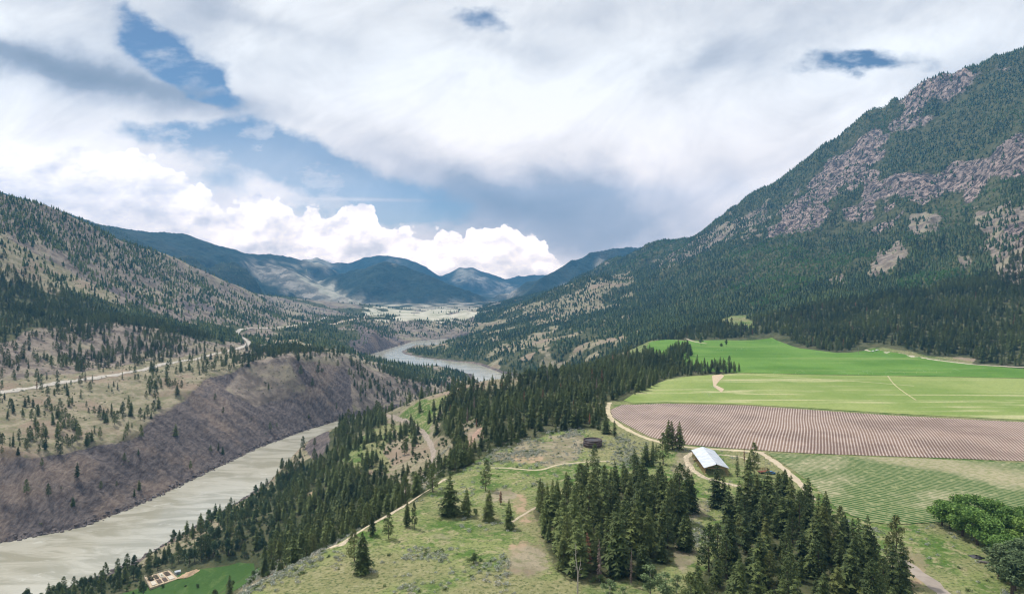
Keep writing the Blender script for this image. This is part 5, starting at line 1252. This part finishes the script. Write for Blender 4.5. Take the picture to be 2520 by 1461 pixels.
    T = [(0,330),(190,335),(250,352),(330,368),(430,398),(495,425),(470,455),(560,492),(610,480),(680,466),(728,500),(742,528),(782,490),(828,520),(852,500),(910,490),(942,540),(1000,546),(1060,580),(1130,562),(1172,545),(1250,543),(1312,565),(1352,600),(1400,640),(1500,690),(2520,705)]
    T = sorted(T); cur.points[0].location = (0, (T[0][1]-300)/420); cur.points[1].location = (1, (T[-1][1]-300)/420)
    for x_, y_ in T[1:-1]: cur.points.new(x_/2520, (y_-300)/420)
    for p in cur.points: p.handle_type = 'VECTOR'
    fc.mapping.update()
    def bill(off, sc=.011):
        vo = n.new('ShaderNodeTexVoronoi', feature='F1', voronoi_dimensions='2D'); vo.inputs['Scale'].default_value = 1.0
        q = n.vm('ADD', n.vm('SCALE', P0, sc), (off, off, 0)); wv_ = n.noise(q, 2.2, 2, dim='2D'); n.put(vo.inputs['Vector'], n.vm('ADD', q, n.vm('SCALE', n.xyz(wv_, wv_, 0.0), .35)))
        for nm, v_ in (('Detail', 1.0), ('Roughness', .5)):
            if nm in vo.inputs: vo.inputs[nm].default_value = v_
        return vo.outputs['Distance']
    b0 = bill(0); bf = bill(7, .034)
    rl = n.m('MULTIPLY', n.m('SUBTRACT', nz(.009, 4, 4000, .5, 1.3), n.noise(n.vm('ADD', n.vm('MULTIPLY', n.vm('ADD', P0, (-5, -20, 0)), (1, 1.3, 1)), (4000, 2800, 0)), .009, 4, .5, 0, 2.0, '2D')), 1.5)
    q2 = n.m('ADD', n.m('MULTIPLY', n.m('SUBTRACT', b0, .45), 42), n.m('MULTIPLY', n.m('SUBTRACT', bf, .45), 22))
    jx = n.m('ADD', px0, n.m('MULTIPLY', fine, 60)); n.put(fc.inputs['Value'], n.m('DIVIDE', jx, 2520)); topy = n.m('ADD', n.m('MULTIPLY', fc.outputs[0], 420), 300)
    depth = n.m('SUBTRACT', n.m('SUBTRACT', n.m('ADD', py0, n.m('MULTIPLY', fine, 26)), topy), q2)
    soft_l = n.ss(px0, 250, 60, 5, 70)
    cum = n.ss(depth, -4, soft_l); cum = n.m('MULTIPLY', cum, n.ss(px0, 1480, 1400))
    shade = n.m('MULTIPLY', rl, n.ss(px0, 300, 620, .25, 1))
    clum = n.m('ADD', n.m('SUBTRACT', .99, n.ss(depth, 10, 130, 0, .2)), n.m('ADD', n.m('MULTIPLY', shade, .75), n.m('MULTIPLY', n.m('SUBTRACT', nz(.009, 6, 3100, .6, 2.2), .50), .7)))
    lum = n.m('ADD', n.m('MULTIPLY', lum, n.m('SUBTRACT', 1, cum)), n.m('MULTIPLY', clum, cum))
    blue = n.m('MULTIPLY', blue, n.m('SUBTRACT', 1, cum))
    cr = n.new('ShaderNodeValToRGB'); n.put(cr.inputs[0], lum); E = cr.color_ramp.elements
    E[0].position = 0.0; E[0].color = (.20,.24,.30,1); E[1].position = 1.0; E[1].color = (1.0,1.0,1.0,1)
    for p_, c_ in ((.4,(.33,.37,.44,1)),(.65,(.58,.60,.65,1)),(.85,(.83,.83,.84,1))):
        e_ = E.new(p_); e_.color = c_
    sky = n.new('ShaderNodeTexSky'); sky.sky_type = 'NISHITA'; sky.sun_disc = False; sky.sun_elevation = SUN_EL; sky.sun_rotation = SUN_AZ; sky.altitude = 300; sky.air_density = 1.0; sky.dust_density = .2; sky.ozone_density = 3.0
    path = n.m('MINIMUM', 8100.0, n.m('DIVIDE', 1050.0, n.m('MAXIMUM', n.m('ABSOLUTE', d[2]), .02)))   # clouds stand beyond the haze: bright in themselves
    gain = n.m('EXPONENT', n.m('MULTIPLY', path, HAZE * .80))
    bg1 = n.new('ShaderNodeBackground'); n.put(bg1.inputs[0], sky.outputs[0]); n.put(bg1.inputs[1], n.m('MULTIPLY', n.m('POWER', gain, .4), .062))
    bg2 = n.new('ShaderNodeBackground'); n.put(bg2.inputs[0], n.mix(n.ss(py0, 120, 620), cr.outputs[0], n.vm('MULTIPLY', cr.outputs[0], (1.20, 1.0, .86)))); n.put(bg2.inputs[1], n.m('MULTIPLY', n.m('MULTIPLY', gain, CLOUD), n.m('ADD', 1.0, n.m('MULTIPLY', cum, .10))))
    mx = n.new('ShaderNodeMixShader'); n.put(mx.inputs[0], n.m('SUBTRACT', 1, blue, clamp=True)); nt.links.new(bg1.outputs[0], mx.inputs[1]); nt.links.new(bg2.outputs[0], mx.inputs[2])
    out = n.new('ShaderNodeOutputWorld'); nt.links.new(mx.outputs[0], out.inputs[0])
    w.cycles.sampling_method = 'MANUAL'; w.cycles.sample_map_resolution = 512
ZTOP = 1250.0
HAZE = 8.8e-5; CLOUD = .84
SUN_EL, SUN_AZ = R(58), R(-48)                   # ahead and a little left
world_and_haze()
sl = bpy.data.lights.new('sun', 'SUN'); sl.energy = 3.6; sl.angle = R(2.5); sl.color = (1, .955, .88)
so = bpy.data.objects.new('sun', sl); COL.objects.link(so)
dv = Vector((math.cos(SUN_EL)*math.sin(SUN_AZ), math.cos(SUN_EL)*math.cos(SUN_AZ), math.sin(SUN_EL))); so.rotation_euler = dv.to_track_quat('Z', 'Y').to_euler(); so.location = (0, 0, 400)

cam = bpy.data.cameras.new('camera'); co = bpy.data.objects.new('camera', cam); COL.objects.link(co); scene.camera = co
co.location = (0, 0, CZ); co.rotation_euler = (R(90), 0, 0); cam.sensor_width = 36; cam.lens = F / 2520 * 36; cam.shift_y = -(730.5 - HY) / 2520; cam.clip_start = 1; cam.clip_end = 60000
scene.view_settings.view_transform = 'Standard'; scene.view_settings.look = 'None'; scene.view_settings.exposure = 0.18; scene.view_settings.gamma = 1
scene.render.engine = 'CYCLES'; cy = scene.cycles
cy.max_bounces = 5; cy.diffuse_bounces = 3; cy.glossy_bounces = 2; cy.transmission_bounces = 2; cy.volume_bounces = 0; cy.transparent_max_bounces = 6
cy.use_denoising = True; cy.denoiser = 'OPENIMAGEDENOISE'; cy.denoising_input_passes = 'RGB_ALBEDO_NORMAL'; cy.filter_width = 1.2
cy.use_adaptive_sampling = True; cy.adaptive_threshold = .015; cy.adaptive_min_samples = 20
